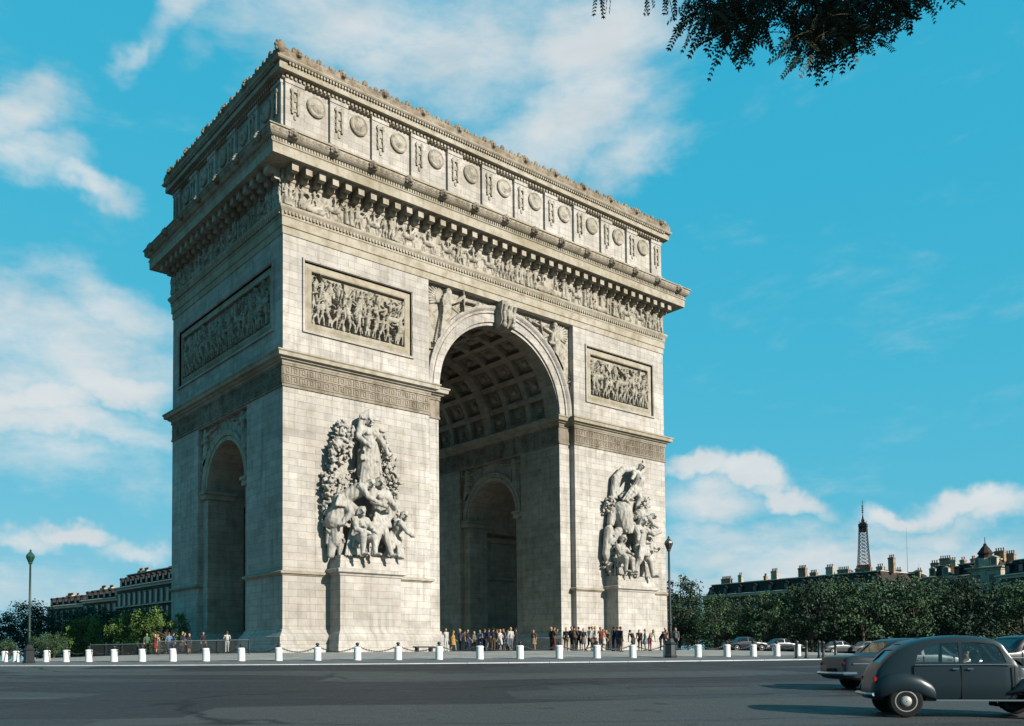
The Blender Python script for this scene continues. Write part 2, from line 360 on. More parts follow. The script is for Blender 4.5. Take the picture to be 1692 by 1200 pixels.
def pave_mat(c1, c2, c3):
    def f(T, b):
        geo = T.add('ShaderNodeNewGeometry').outputs['Position']
        br = T.add('ShaderNodeTexBrick', offset=.5); T.link(geo, br.inputs['Vector']); br.inputs['Scale'].default_value = 1; br.inputs['Brick Width'].default_value = 1.0; br.inputs['Row Height'].default_value = .6
        br.inputs['Mortar Size'].default_value = .02; br.inputs['Color1'].default_value = c1+(1,); br.inputs['Color2'].default_value = c2+(1,); br.inputs['Mortar'].default_value = c3+(1,)
        c = T.mix(T.ramp(T.noise(geo, .5, 6, .7), [(.4, 0.0), (.7, .7)]), br.outputs['Color'], c3); T.link(c, b.inputs['Base Color'])
        bumpto(T, b, T.noise(geo, 8, 4), .3, .02)
    return f
M['road'] = mat('worn_asphalt', rough=.7, spec=.15, build=road_mat)
M['paving'] = mat('pale_paving', rough=.85, build=pave_mat((.21, .195, .175), (.26, .245, .22), (.12, .115, .105)))
M['island'] = mat('grey_island_asphalt', rough=.85, build=varied((.07, .074, .078), (.12, .12, .12), .8, .3))
M['kerb'] = mat('granite_kerb', rough=.8, build=varied((.30, .295, .28), (.42, .41, .39), 1.6, .2))
M['earth'] = mat('dusty_ground', rough=.95, build=varied((.06, .065, .05), (.11, .10, .08), .1, .2))
disc('plaza', [.5, 10, 20, 27, 32, 36, 38.6], M['paving'])
disc('paved_island_rim', [38.6, 39.5, 43, 45.62], M['island'])
disc('road', [45.5, 48, 52, 58, 64, 70, 80, 88.6, 96, 104], M['road'], 240)
kb = MB(); prof = [(0, -.60), (0, -.44), (.03, -.412), (.38, -.412), (.38, -.60)]
for k in range(144):          # kerb stones, one continuous ring
    t0 = 2*math.pi*k/144; t1 = 2*math.pi*(k+1)/144-.0006
    ring = []
    for t in (t0, t1): ring += [((46-o)*math.cos(t), (46-o)*math.sin(t), z) for o, z in prof]
    kb.add(ring, [(i, i+1, 5+i+1, 5+i) for i in range(4)]+[(0, 1, 2, 3, 4), (9, 8, 7, 6, 5)])
struct(kb.build('kerb', M['kerb']))
kb = MB(); kb.sweep([(104.2*math.cos(2*math.pi*k/180), 104.2*math.sin(2*math.pi*k/180)) for k in range(180)], [(-.0, -2.2), (-.0, -1.86), (.35, -1.86), (.35, -2.3)], True); struct(kb.build('outer_kerb', M['kerb']))
disc('pavement', [104.3, 110, 120, 130, 160], M['island'], 180, dz=.12)
disc('ground', [103.9, 160.2, 200, 300, 600, 1500, 6000], M['earth'], 180, dz=-.02)
# ---------------------------------------------------------------- the triumphal arch
M['bronze'] = mat('dark_bronze', (.07, .062, .045), .5, .6, .3)
arch = thing('triumphal_arch', 'colossal pale stone triumphal arch with carved friezes, sculpture groups and vaulted passages', 'triumphal arch', (0, 0, .2))
AX, AY = 22.41, 11.1; BX, BR = 8.75, .62; SY, SR = 4.95, .45
SPR, RM = 22.6, 7.3; SSP, RS = 14.45, 3.8
def part(b, name, mt='moulding', par=None, smooth=False):
    o = b.build(name, M[mt] if isinstance(mt, str) else mt, par or arch, smooth=smooth)
    if par is None: o.matrix_parent_inverse = Matrix.Translation((0, 0, -.2))
    return o
def arcprof(r, spring, z0, n=40): return [(-r, z0)]+[(-r*math.cos(math.pi*i/n), spring+r*math.sin(math.pi*i/n)) for i in range(n+1)]+[(r, z0)]
fnY = lambda u, v, w: (u, w, v)      # profile in X-Z, extruded along Y
fnX = lambda u, v, w: (w, u, v)      # profile in Y-Z, extruded along X
body = MB().box(-AX, AX, -AY, AY, -.6, 36.6)
cut = []
cut.append(MB().prism(arcprof(RM, SPR, -2), -15, 15, fnY))
cut.append(MB().prism(arcprof(RM+.62, SPR+.35, SPR+.3), -9.4, 9.4, fnY))
cut.append(MB().prism(arcprof(RS, SSP, -2, 28), -30, 30, fnX))
for s in (-1, 1):
    cut.append(MB().box(-BX, BX, s*(AY-BR), s*(AY+3), -2, 31.87))
    cut.append(MB().box(s*(AX-SR), s*(AX+3), -SY, SY, -2, 20.1))
    cut.append(MB().box(s*6.5, s*(RM+.4), -SY, SY, -2, 20.1))
    cut.append(MB().box(s*10.2, s*18.6, -4.9, 4.9, -1.8, 13.4))
    for t in (-1, 1): cut.append(MB().box(t*15.58-5.0, t*15.58+5.0, s*(AY-.42), s*(AY+2), 24.87, 30.22))
    cut.append(MB().box(s*(AX-.42), s*(AX+2), -9.45, 9.45, 25.0, 30.1))
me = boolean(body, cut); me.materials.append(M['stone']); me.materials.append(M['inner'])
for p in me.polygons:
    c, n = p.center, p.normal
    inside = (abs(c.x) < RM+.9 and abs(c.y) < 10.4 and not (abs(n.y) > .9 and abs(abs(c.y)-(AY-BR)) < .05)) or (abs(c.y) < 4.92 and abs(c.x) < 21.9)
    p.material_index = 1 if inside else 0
w_ = link('wall', me, arch); w_.matrix_parent_inverse = Matrix.Translation((0, 0, -.2))

def mir(path, sx, sy):
    q = [(x*sx, y*sy) for x, y in path]
    return q[::-1] if sx*sy < 0 else q
pier = [(-AX, -AY), (-BX, -AY), (-BX, -AY+BR), (-RM, -AY+BR), (-RM, -SY), (-RM-.4, -SY), (-RM-.4, -RS), (-AX+SR, -RS), (-AX+SR, -SY), (-AX, -SY)]
PL = [(0, 1.98), (.10, 1.94), (.12, 1.78), (.26, 1.62), (.36, 1.46), (.42, 1.42), (.42, .86), (.56, .80), (.58, 0.0)]
DADO = [(0, 5.98), (.08, 6.0), (.14, 6.08), (.26, 6.12), (.28, 6.26), (.1, 6.34), (0, 6.36)]
IMP = [(0, 21.98), (.10, 22.0), (.16, 22.12), (.34, 22.2), (.38, 22.3), (.62, 22.36), (.66, 22.62), (.75, 22.7), (.75, 22.78), (.2, 22.9), (0, 22.92)]
for sx in (-1, 1):
    for sy in (-1, 1):
        part(MB().sweep(mir([(x, y) for x, y in pier], -sx, -sy), PL, True), 'plinth', 'stone')
        op = [(-AX+SR, -SY), (-AX, -SY), (-AX, -AY), (-BX, -AY), (-BX, -AY+BR)]
        b = MB().sweep(mir(op, -sx, -sy), DADO); part(b, 'dado_moulding')
    loop = [(-AX, -AY), (-BX, -AY), (-BX, -AY+BR), (-RM, -AY+BR), (-RM, AY-BR), (-BX, AY-BR), (-BX, AY), (-AX, AY)]
    lp = loop if sx < 0 else mir(loop, -1, 1)
    part(MB().sweep(lp, IMP, True), 'impost_cornice')
    # meander band under the impost cornice
    b = MB().sweep(lp, [(0, 20.18), (.10, 20.2), (.10, 20.36), (.04, 20.4), (.04, 21.78), (.12, 21.8), (.12, 21.96), (0, 21.98)], True)
    def key(x0, w, fn, row=None):
        if row is None: key(x0, w, fn, 0); key(x0+w*.0, w, fn, 1); return
        t = .075; z0 = 20.44+row*.67; z1 = z0+.62; H = z1-z0
        for (a, c, d, e) in ((0, 1, 0, t), (0, t/w, t, H), (t/w, .78, H-t, H), (.78-t/w, .78, .18, H-t), (.36, .78-t/w, .18, .18+t), (.36, .36+t/w, .18+t, H-.17), ):
            fn(x0+a*w, x0+c*w, z0+d, z0+e)
    pw = .66
    segs = [('y', -1, -AX, -BX), ('x', -1, -AY, AY), ('i', 1, -AY+BR, AY-BR)] if sx < 0 else [('y', -1, BX, AX), ('i', -1, -AY+BR, AY-BR)]
    for kind, s, a, c in segs:
        n = max(1, int((c-a)/pw)); ww = (c-a)/n
        for k in range(n):
            if kind == 'y': key(a+k*ww, ww, lambda p, q, r, t_: b.box(p, q, -AY-.09, -AY-.03, r, t_))
            elif kind == 'x': key(a+k*ww, ww, lambda p, q, r, t_: b.box(-AX-.09, -AX-.03, p, q, r, t_))
            else:
                xx = -RM if sx < 0 else RM
                key(a+k*ww, ww, lambda p, q, r, t_: b.box(min(xx, xx-sx*.09), max(xx, xx-sx*.09), p, q, r, t_))
    part(b, 'meander_band', 'weathered')

# archivolts, keystones
def archivolt(half, spring, bands, fn, n=56):
    """bands: closed outline of (radius, depth) swept round the half circle"""
    b = MB(); vs = []; q = len(bands)
    for i in range(n+1):
        a = math.pi*i/n
        for r, d in bands: vs.append(fn(-r*math.cos(a), spring+r*math.sin(a), d))
    fs = [(i*q+j, (i+1)*q+j, (i+1)*q+(j+1) % q, i*q+(j+1) % q) for i in range(n) for j in range(q)]
    fs += [tuple(range(q)), tuple(n*q+j for j in range(q))[::-1]]
    b.add(vs, fs); return b
AB = [(RM-.02, -.3), (RM-.02, .16), (7.95, .18), (7.98, .08), (8.05, .08), (8.08, .22), (8.28, .24), (8.32, .30), (8.46, .42), (8.60, .46), (8.68, .42), (8.70, -.3)]
SB = [(RS-.02, -.2), (RS-.02, .12), (4.1, .13), (4.13, .07), (4.18, .07), (4.2, .18), (4.45, .24), (4.62, .28), (4.66, -.2)]
for s in (-1, 1):
    part(archivolt(RM, SPR+.3, AB, lambda u, v, d, s=s: (u, s*(AY-BR+d), v)), 'archivolt', 'stone')
    part(archivolt(RS, SSP, SB, lambda u, v, d, s=s: (s*(AX-SR+d), u, v), 36), 'archivolt')
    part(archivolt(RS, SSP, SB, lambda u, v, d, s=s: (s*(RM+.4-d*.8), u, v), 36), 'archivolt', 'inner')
    b = MB(); y = s*(AY-BR)
    ks = [(.3, 29.55), (.75, 29.7), (1.05, 30.15), (1.0, 30.9), (1.2, 31.5), (1.25, 31.86), (-.3, 31.86), (-.3, 29.55)]
    b.prism(ks, -.78, .78, lambda u, v, w: (w*(1+(v-29.55)*.07), y+s*u, v))
    for w in (-.55, 0, .55): b.tube([(w*.95, y+s*.8, 29.6), (w, y+s*1.12, 30.15), (w*1.05, y+s*1.08, 30.9), (w*1.1, y+s*1.3, 31.5)], [.12, .17, .17, .15], 8)
    b.blob((0, y+s*1.15, 30.7), .42, .3, .55); b.blob((-.5, y+s*1.0, 29.75), .25, .3, .25); b.blob((.5, y+s*1.0, 29.75), .25, .3, .25)
    part(b, 'keystone', 'relief', smooth=False)
    # pilaster capitals of the small passages
    for t in (-1, 1):
        for xx, ww in ((s*(AX-SR), 1), (s*(RM+.4), -1)):
            b = MB()
            xs = sorted((xx-s*ww*.0, xx+s*ww*.28))
            b.box(xs[0], xs[1], t*RS-.0 if t > 0 else -SY, SY if t > 0 else -RS, SSP-.55, SSP-.05)
            xs = sorted((xx-s*ww*2.6, xx+s*ww*.42))
            b.box(xs[0], xs[1], t*RS-.3 if t > 0 else -RS-.9, RS+.9 if t > 0 else -RS+.3, SSP-.2, SSP+.06)
            xs = sorted((xx-s*ww*2.5, xx+s*ww*.3))
            b.box(xs[0], xs[1], t*RS-.16 if t > 0 else -RS-.8, RS+.8 if t > 0 else -RS+.16, SSP-.66, SSP-.205)
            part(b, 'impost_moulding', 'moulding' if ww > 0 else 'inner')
    for t in (-1, 1):   # cornice and string course on the passage walls
        b = MB(); b.box(min(s*10.2, s*18.6), max(s*10.2, s*18.6), min(t*4.9, t*4.55), max(t*4.9, t*4.55), 12.5, 13.0); b.box(min(s*10.2, s*18.6), max(s*10.2, s*18.6), min(t*4.9, t*4.7), max(t*4.9, t*4.7), 8.3, 8.6)
        part(b, 'string_course', 'inner')

# coffered vault: ribs standing below the recessed barrel
b = MB(); r0, r1, zc = RM+.02, RM+.70, SPR+.33
def ribarc(y0, y1, rr0=r0):
    n = 48; vs = []
    for i in range(n+1):
        a = math.pi*i/n
        for r, y in ((rr0, y0), (rr0, y1), (r1, y1), (r1, y0)): vs.append((-r*math.cos(a), y, zc+r*math.sin(a)))
    b.add(vs, [(i*4+j, i*4+4+j, i*4+4+(j+1) % 4, i*4+(j+1) % 4) for i in range(n) for j in range(4)])
ys = [-9.3, -6.4, -3.6, -.8, .8, 3.6, 6.4, 9.3]
nb = 6
for k in range(nb+1):
    yc = -9.3+18.6*k/nb; hw = .5 if k % 3 else .95
    ribarc(yc-hw*.62, yc+hw*.62, r0-(.0 if k % 3 else .14))
for k in range(11):
    a = math.pi*(k+.0)/10; da = .036
    pts = [(-math.cos(a+d)*r, zc+math.sin(a+d)*r) for r, d in ((r0+.03, -da), (r0+.03, da), (r1, da), (r1, -da))]
    b.prism(pts, -9.35, 9.35, fnY)
for k in range(nb):     # rosette in every coffer with its inner moulding
    yc = -9.3+18.6*(k+.5)/nb
    for j in range(10):
        a = math.pi*(j+.5)/10; c = Vector((-math.cos(a)*(r1-.1), yc, zc+math.sin(a)*(r1-.1))); n_ = Vector((math.cos(a), 0, -math.sin(a))); t_ = Vector((math.sin(a), 0, math.cos(a)))
        b.obox(c+n_*.02, t_*.72, Vector((0, .95, 0)), n_*.07); b.obox(c+n_*.12, t_*.5, Vector((0, .7, 0)), n_*.06); b.blob(c+n_*.24, .36, .36, .36, 8, 5)
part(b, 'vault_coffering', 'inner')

# ---------------------------------------------------------------- carving as height fields
class HF:
    def __init__(s, w, h, d, seed=0):
        s.w, s.h, s.d = w, h, d; s.nx, s.nz = int(w/d)+1, int(h/d)+1; s.H = np.zeros((s.nx, s.nz)); s.rg = random.Random(seed)
        s.X = np.linspace(0, w, s.nx)[:, None]+np.zeros((1, s.nz)); s.Z = np.linspace(0, h, s.nz)[None, :]+np.zeros((s.nx, 1))
    def cap(s, x0, z0, x1, z1, r0, r1, h0=0, h1=None, k=1.0):
        h1 = h0 if h1 is None else h1; m = max(r0, r1)
        i0 = max(0, int((min(x0, x1)-m)/s.d)); i1 = min(s.nx, int((max(x0, x1)+m)/s.d)+2); j0 = max(0, int((min(z0, z1)-m)/s.d)); j1 = min(s.nz, int((max(z0, z1)+m)/s.d)+2)
        if i1 <= i0 or j1 <= j0: return
        X, Z = s.X[i0:i1, j0:j1], s.Z[i0:i1, j0:j1]; dx, dz = x1-x0, z1-z0; L = dx*dx+dz*dz+1e-9
        t = np.clip(((X-x0)*dx+(Z-z0)*dz)/L, 0, 1); dd = (X-x0-t*dx)**2+(Z-z0-t*dz)**2; r = r0+(r1-r0)*t
        v = np.where(dd < r*r, h0+(h1-h0)*t+k*np.sqrt(np.maximum(r*r-dd, 0)), 0); s.H[i0:i1, j0:j1] = np.maximum(s.H[i0:i1, j0:j1], v)
    def figure(s, x, z, h, lean=0, base=.02, k=1.0, robe=None):
        g = s.rg; q = h/1.0; hx = x+lean*q; L = lambda a, b_: (x+(hx-x)*b_+a*q, z+b_*q)
        hip = L(0, .50); neck = L(0, .82); head = (neck[0]+g.uniform(-.03, .03)*q, z+.93*q)
        bb = base+g.uniform(0, .05)*q
        s.cap(*head, head[0]+.01, head[1]+.02*q, .065*q, .06*q, bb+.03*q, k=k); s.cap(*hip, *neck, .085*q, .105*q, bb, k=k)
        f = [g.uniform(-.2, -.02), g.uniform(.02, .2)]
        if robe is None: robe = g.random() < .4
        if robe:
            s.cap(*L(0, .06), *hip, .13*q, .10*q, bb-.02*q, k=k)
            for a in (-.08, -.02, .05, .1): s.cap(x+a*q, z, x+a*.4*q, z+.5*q, .028*q, .02*q, bb+.07*q, k=k)
        else:
            for a in f:
                kn = (x+a*.7*q+.02*q, z+.27*q); s.cap(*hip, *kn, .065*q, .05*q, bb, k=k); s.cap(*kn, x+a*q, z+.03*q, .048*q, .03*q, bb, k=k); s.cap(x+a*q, z+.02*q, x+(a+.06)*q, z+.015*q, .03*q, .02*q, bb, k=k)
        for sd in (-1, 1):
            sh = (neck[0]+sd*.09*q, neck[1]-.04*q); an = g.uniform(-2.6, .9); an2 = an+g.uniform(-1.2, 1.2)
            eb = (sh[0]+sd*math.cos(an)*.17*q, sh[1]+math.sin(an)*.17*q); ha = (eb[0]+sd*math.cos(an2)*.16*q, eb[1]+math.sin(an2)*.16*q)
            s.cap(*sh, *eb, .042*q, .036*q, bb+.03*q, k=k); s.cap(*eb, *ha, .036*q, .026*q, bb+.05*q, k=k)
            if g.random() < .3: s.cap(ha[0], ha[1]-.25*q, ha[0]+g.uniform(-.15, .15)*q, ha[1]+.4*q, .014*q, .014*q, bb+.04*q, k=k)
    def horse(s, x, z, h, dr=1, base=.03, k=.8):
        q = h; P = lambda a, b_: (x+dr*a*q, z+b_*q)
        s.cap(*P(-.28, .5), *P(.22, .52), .16*q, .15*q, base, k=k); s.cap(*P(.25, .58), *P(.42, .84), .11*q, .06*q, base+.02, k=k); s.cap(*P(.42, .86), *P(.55, .72), .06*q, .035*q, base+.04, k=k)
        for a, b1, b2 in ((-.36, -.42, -.34), (-.26, -.2, -.26), (.22, .3, .22), (.28, .42, .38)): s.cap(*P(a, .42), *P(b1, .24), .06*q, .04*q, base, k=k); s.cap(*P(b1, .24), *P(b2, .03), .035*q, .028*q, base, k=k)
        s.cap(*P(-.42, .56), *P(-.52, .2), .04*q, .02*q, base, k=k)
    def rough(s, amp): s.H = s.H+np.array([[s.rg.random()*amp for _ in range(s.nz)] for _ in range(s.nx)])*(s.H > .03)
    def build(s, name, fn, mt, par=None, mask=None):
        b = MB(); idx = -np.ones((s.nx, s.nz), int); vs = []; fs = []
        keep = np.ones((s.nx-1, s.nz-1), bool) if mask is None else mask((s.X[:-1, :-1]+s.X[1:, 1:])/2, (s.Z[:-1, :-1]+s.Z[1:, 1:])/2)
        for i in range(s.nx):
            for j in range(s.nz): idx[i, j] = len(vs); vs.append(fn(s.X[i, j], s.Z[i, j], s.H[i, j]))
        for i in range(s.nx-1):
            for j in range(s.nz-1):
                if keep[i, j]: fs.append((idx[i, j], idx[i+1, j], idx[i+1, j+1], idx[i, j+1]))
        b.add(vs, fs); o = b.build(name, M[mt], par or arch, recalc=False)
        bm = bmesh.new(); bm.from_mesh(o.data); bmesh.ops.delete(bm, geom=[v for v in bm.verts if not v.link_faces], context='VERTS'); bm.to_mesh(o.data); bm.free()
        if par is None: o.matrix_parent_inverse = Matrix.Translation((0, 0, -.2))
        return o

def frieze(L, seed):
    h = HF(L, 1.88, .055, seed); x = .25; g = h.rg
    while x < L-.2:
        if g.random() < .13 and x < L-3: h.horse(x+.9, .04, 1.5, g.choice((-1, 1))); h.figure(x+.9, .75, 1.1, 0, .12, robe=True); x += 2.0
        elif g.random() < .1 and x < L-3: h.cap(x, .35, x+1.5, .35, .3, .3, .02, k=.5); h.cap(x+.3, .3, x+.32, .3, .28, .28, .12, k=.4); h.figure(x+.8, .55, 1.25); x += 1.7
        else: h.figure(x, .02, g.uniform(1.45, 1.8), g.uniform(-.1, .1), base=.03); x += g.uniform(.28, .5)
    h.H *= 1.2; return h
f0 = frieze(2*AX+.2, 3); f0.build('frieze_relief', lambda x, z, h: (-AX-.1+x, -AY-.06-h, 34.08+z), 'relief')
f1 = frieze(2*AY+.2, 5); f1.build('frieze_relief', lambda x, z, h: (-AX-.06-h, AY+.1-x, 34.08+z), 'relief')

def panel(cx, wx, z0, z1, fn, seed, mk, thick):
    """framed battle relief in a sunk panel; fn(u, z, d) -> xyz with d outwards from the wall"""
    def ring(a, c, bb, t, pr):           # rectangular moulding: half width, z range, thickness, profile
        b = MB(); zz0, zz1 = bb
        path = [(-a, zz0), (a, zz0), (a, zz1), (-a, zz1)]
        prf = pr; rows = []
        for (u, z), (mu, mz) in zip(path, ((-1, -1), (1, -1), (1, 1), (-1, 1))):
            rows.append([fn(cx+u+mu*o, z+mz*o, d) for o, d in prf])
        q = len(prf); vs = [p for r in rows for p in r]
        return b.add(vs, [(i*q+j, ((i+1) % 4)*q+j, ((i+1) % 4)*q+(j+1) % q, i*q+(j+1) % q) for i in range(4) for j in range(q)])
    fr = part(ring(wx, 0, (z0, z1), 0, [(.0, -.44), (.0, .04), (.05, .13), (.20, .15), (.22, .02), (.22, -.1), (.1, -.44)]), 'relief_frame', mk)
    b = ring(wx-.50, 0, (z0+.50, z1-.50), 0, [(-.14, -.5), (-.14, -.06), (-.06, -.02), (.12, -.06), (.22, -.10), (.46, -.14), (.50, -.5)])
    o = b.build('inner_frame', M['moulding'], fr)
    h = HF(2*(wx-.66), (z1-z0)-1.32, .055, seed); g = h.rg; Wd, Hd = h.w, h.h
    for row, zb in ((2, Hd*.46), (1, Hd*.22), (0, .03)):
        x = .3
        while x < Wd-.2:
            if row == 1 and g.random() < .16: h.horse(x+.8, zb, 2.1, g.choice((-1, 1)), .1); x += 1.6
            h.figure(x, zb, g.uniform(1.75, 2.1)*(.9 if row == 2 else 1), g.uniform(-.35, .35), base=.02+(2-row)*.09, k=.9, robe=False); x += g.uniform(.42, .8)
    for _ in range(16): x = g.uniform(.3, Wd-.3); z = g.uniform(.4, Hd-.6); a = g.uniform(.5, 2.6); h.cap(x, z, x+math.cos(a)*1.1, z+math.sin(a)*1.1, .03, .03, .3)
    for _ in range(110): x = g.uniform(0, Wd); z = g.uniform(0, Hd*.95); a = g.uniform(0, 6.28); h.cap(x, z, x+math.cos(a)*.3, z+math.sin(a)*.3, g.uniform(.05, .11), .05, .06)
    h.H = np.minimum(h.H*1.35, .68)*thick
    h.build('battle_relief', lambda x, z, hh: fn(cx-(wx-.66)+x, z0+.66+z, -.34+hh), 'relief', fr)
fy = lambda u, z, d: (u, -AY-d, z)
panel(-15.58, 5.0, 24.87, 30.22, fy, 11, 'stone', 1); panel(15.58, 5.0, 24.87, 30.22, fy, 12, 'stone', 1)
panel(0, 9.45, 25.0, 30.1, lambda u, z, d: (-AX-d, -u, z), 13, 'stone', 1)
for t in (-1, 1):
    b = MB().box(t*15.58-5, t*15.58+5, AY-.4, AY-.2, 24.87, 30.22); part(b, 'rear_panel', 'relief')
b = MB().box(AX-.4, AX-.2, -9.45, 9.45, 25, 30.1); part(b, 'rear_panel', 'relief')

# spandrels: winged victories either side of the arch crowns
def spandrel(hw, spring, rr, top, bot, fn, seed, mt, dd=.055, figs=True):
    for s in (-1, 1):
        w = hw-.02; h = HF(w, top-bot, dd*.8, seed+s); g = h.rg; S = (top-spring)/9.0*1.0
        # x runs from the outer edge (0) to the crown (w); a winged victory blowing a trumpet, trophies below her
        fh = 5.0*S; fx, fz = w*.20, (top-bot)-fh*1.04
        cx0, cz0 = fx+.06*fh, fz+.80*fh
        for k in range(9):          # wing feathers, in two ranks
            a = 2.0+.19*k; L = fh*(.42-.012*k); h.cap(cx0-.03*fh, cz0, cx0+math.cos(a)*L, cz0+math.sin(a)*L*.8, .030*fh, .020*fh, .02, k=1.2)
            h.cap(cx0, cz0, cx0+math.cos(a)*L*.55, cz0+math.sin(a)*L*.45, .032*fh, .024*fh, .10, k=1.2)
        for k in range(6):
            a = .35-.2*k; L = fh*.34; h.cap(cx0+.05*fh, cz0, cx0+.1*fh+math.cos(a)*L, cz0+math.sin(a)*L*.7, .028*fh, .018*fh, .0, k=1.2)
        h.figure(fx, fz, fh, .09, base=.14, k=1.3, robe=True)
        h.cap(cx0+.02*fh, cz0-.02*fh, cx0+.30*fh, cz0+.05*fh, .035*fh, .025*fh, .28, k=1.2); h.cap(cx0+.26*fh, cz0+.06*fh, cx0+.62*fh, cz0+.11*fh, .012*fh, .022*fh, .26, k=1.2); h.cap(cx0+.62*fh, cz0+.11*fh, cx0+.68*fh, cz0+.12*fh, .03*fh, .045*fh, .2, k=1)
        for k in range(10):         # flying drapery
            t = k/9; h.cap(fx-.05*fh+t*.16*fh, fz+.48*fh, fx-.16*fh+t*.34*fh, fz+.02*fh-.05*fh*math.sin(3*t), .016*fh, .022*fh, .16+.08*math.sin(9*t), k=1.2)
        for k in range(int(20)):    # palms and ribbons filling the field
            a = g.uniform(0, w*.95); z = g.uniform(0, top-bot); e = g.uniform(.2, 2.9)
            for q in range(5): h.cap(a+q*.12*S*math.cos(e), z+q*.12*S*math.sin(e), a+q*.12*S*math.cos(e)+.26*S*math.cos(e+1), z+q*.12*S*math.sin(e)+.26*S*math.sin(e+1), .05*S, .03*S, .02, k=1.3)
        for k in range(3): h.figure(w*.10+k*.45*S, max(.05, fz-1.9*S), 1.9*S, g.uniform(-.2, .2), base=.06, k=1.2)
        def fnn(x, z, hh, s=s): return fn(s*(hw-.01-x), bot+z, hh)
        h.H = np.minimum(h.H, .6)
        h.build('spandrel_relief', fnn, mt, mask=lambda x, z: (hw-x)**2+np.maximum(z+bot-spring, 0)**2 > (rr-.03)**2)
spandrel(BX, SPR+.3, 8.7, 31.86, 23.0, lambda u, z, h: (u, -(AY-BR)-.02-h, z), 21, 'relief')
spandrel(SY, SSP, 4.66, 20.08, 14.6, lambda u, z, h: (-(AX-SR)-.02-h*.7, u, z), 31, 'relief', .06)
spandrel(SY, SSP, 4.66, 20.08, 14.6, lambda u, z, h: ((RM+.4)-.02-h*.7, u, z), 35, 'inner', .06)

# ---------------------------------------------------------------- entablature
rect = [(-AX, -AY), (AX, -AY), (AX, AY), (-AX, AY)]
ARC = [(0, 31.86), (.07, 31.88), (.07, 32.42), (.12, 32.44), (.15, 32.46), (.15, 33.12), (.20, 33.16), (.20, 33.3), (.22, 33.5), (.40, 33.78), (.42, 33.94), (.30, 34.0), (.06, 34.06), (0, 34.07)]
b = MB().sweep(rect, ARC, True)
for k in range(int(2*AX/.3)): b.box(-AX+k*.3, -AX+k*.3+.17, -AY-.33, -AY-.19, 33.34, 33.56)
for k in range(int(2*AY/.3)): b.box(-AX-.33, -AX-.19, -AY+k*.3, -AY+k*.3+.17, 33.34, 33.56)
part(b, 'architrave')
COR = [(0, 35.94), (.12, 35.96), (.16, 36.04), (.16, 36.8), (1.62, 36.88), (1.70, 36.86), (1.72, 37.56), (1.80, 37.62), (1.80, 37.70), (1.70, 37.72), (1.70, 37.98), (1.86, 38.02), (1.98, 38.10), (2.02, 38.14), (2.06, 38.18), (2.10, 38.62), (2.20, 38.66), (2.20, 38.74), (1.95, 38.80), (.75, 39.35), (.30, 39.6), (.28, 40.1), (0, 40.2)]
b = MB().sweep(rect, COR, True)
for k in range(int(2*(AX+1.7)/.24)): b.box(-AX-1.7+k*.24, -AX-1.7+k*.24+.13, -AY-1.80, -AY-1.69, 37.73, 37.96)
for k in range(int(2*(AY+1.7)/.24)): b.box(-AX-1.80, -AX-1.69, -AY-1.7+k*.24, -AY-1.7+k*.24+.13, 37.73, 37.96)
part(b, 'cornice')
# palmette band on the cornice edge
h = HF(2*(AX+2.04), .42, .06, 8)
for k in range(int(h.w/.55)):
    x = .28+k*.55
    for a in (-.16, -.08, 0, .08, .16): h.cap(x, .05, x+a, .33-abs(a)*.5, .03, .045, .0)
h.build('palmette_band', lambda x, z, hh: (-AX-2.04+x, -AY-2.085-hh*1.2, 38.2+z), 'weathered')
h2 = HF(2*(AY+2.04), .42, .06, 9)
for k in range(int(h2.w/.55)):
    x = .28+k*.55
    for a in (-.16, -.08, 0, .08, .16): h2.cap(x, .05, x+a, .33-abs(a)*.5, .03, .045, .0)
h2.build('palmette_band', lambda x, z, hh: (-AX-2.085-hh*1.2, AY+2.04-x, 38.2+z), 'weathered')
# modillions
def modillion(fn):
    b = MB(); w = .27
    b.prism([(.2, 36.84), (1.30, 36.84), (1.32, 36.24), (1.05, 36.16), (.72, 36.30), (.70, 36.26), (.68, 36.0), (.55, 35.94), (.2, 35.96)], -w, w, fn)
    b.prism([(.2, 36.86), (1.38, 36.87), (1.38, 36.74), (.2, 36.72)], -w-.04, w+.04, fn)
    return b
nf, ns = 39, 19
for k in range(nf):
    x = -AX+.35+(2*AX-.7)*k/(nf-1); part(modillion(lambda u, v, w, x=x: (x+w, -AY-u, v)), 'modillion')
for k in range(ns):
    y = -AY+.35+(2*AY-.7)*k/(ns-1); part(modillion(lambda u, v, w, y=y: (-AX-u, y+w, v)), 'modillion')

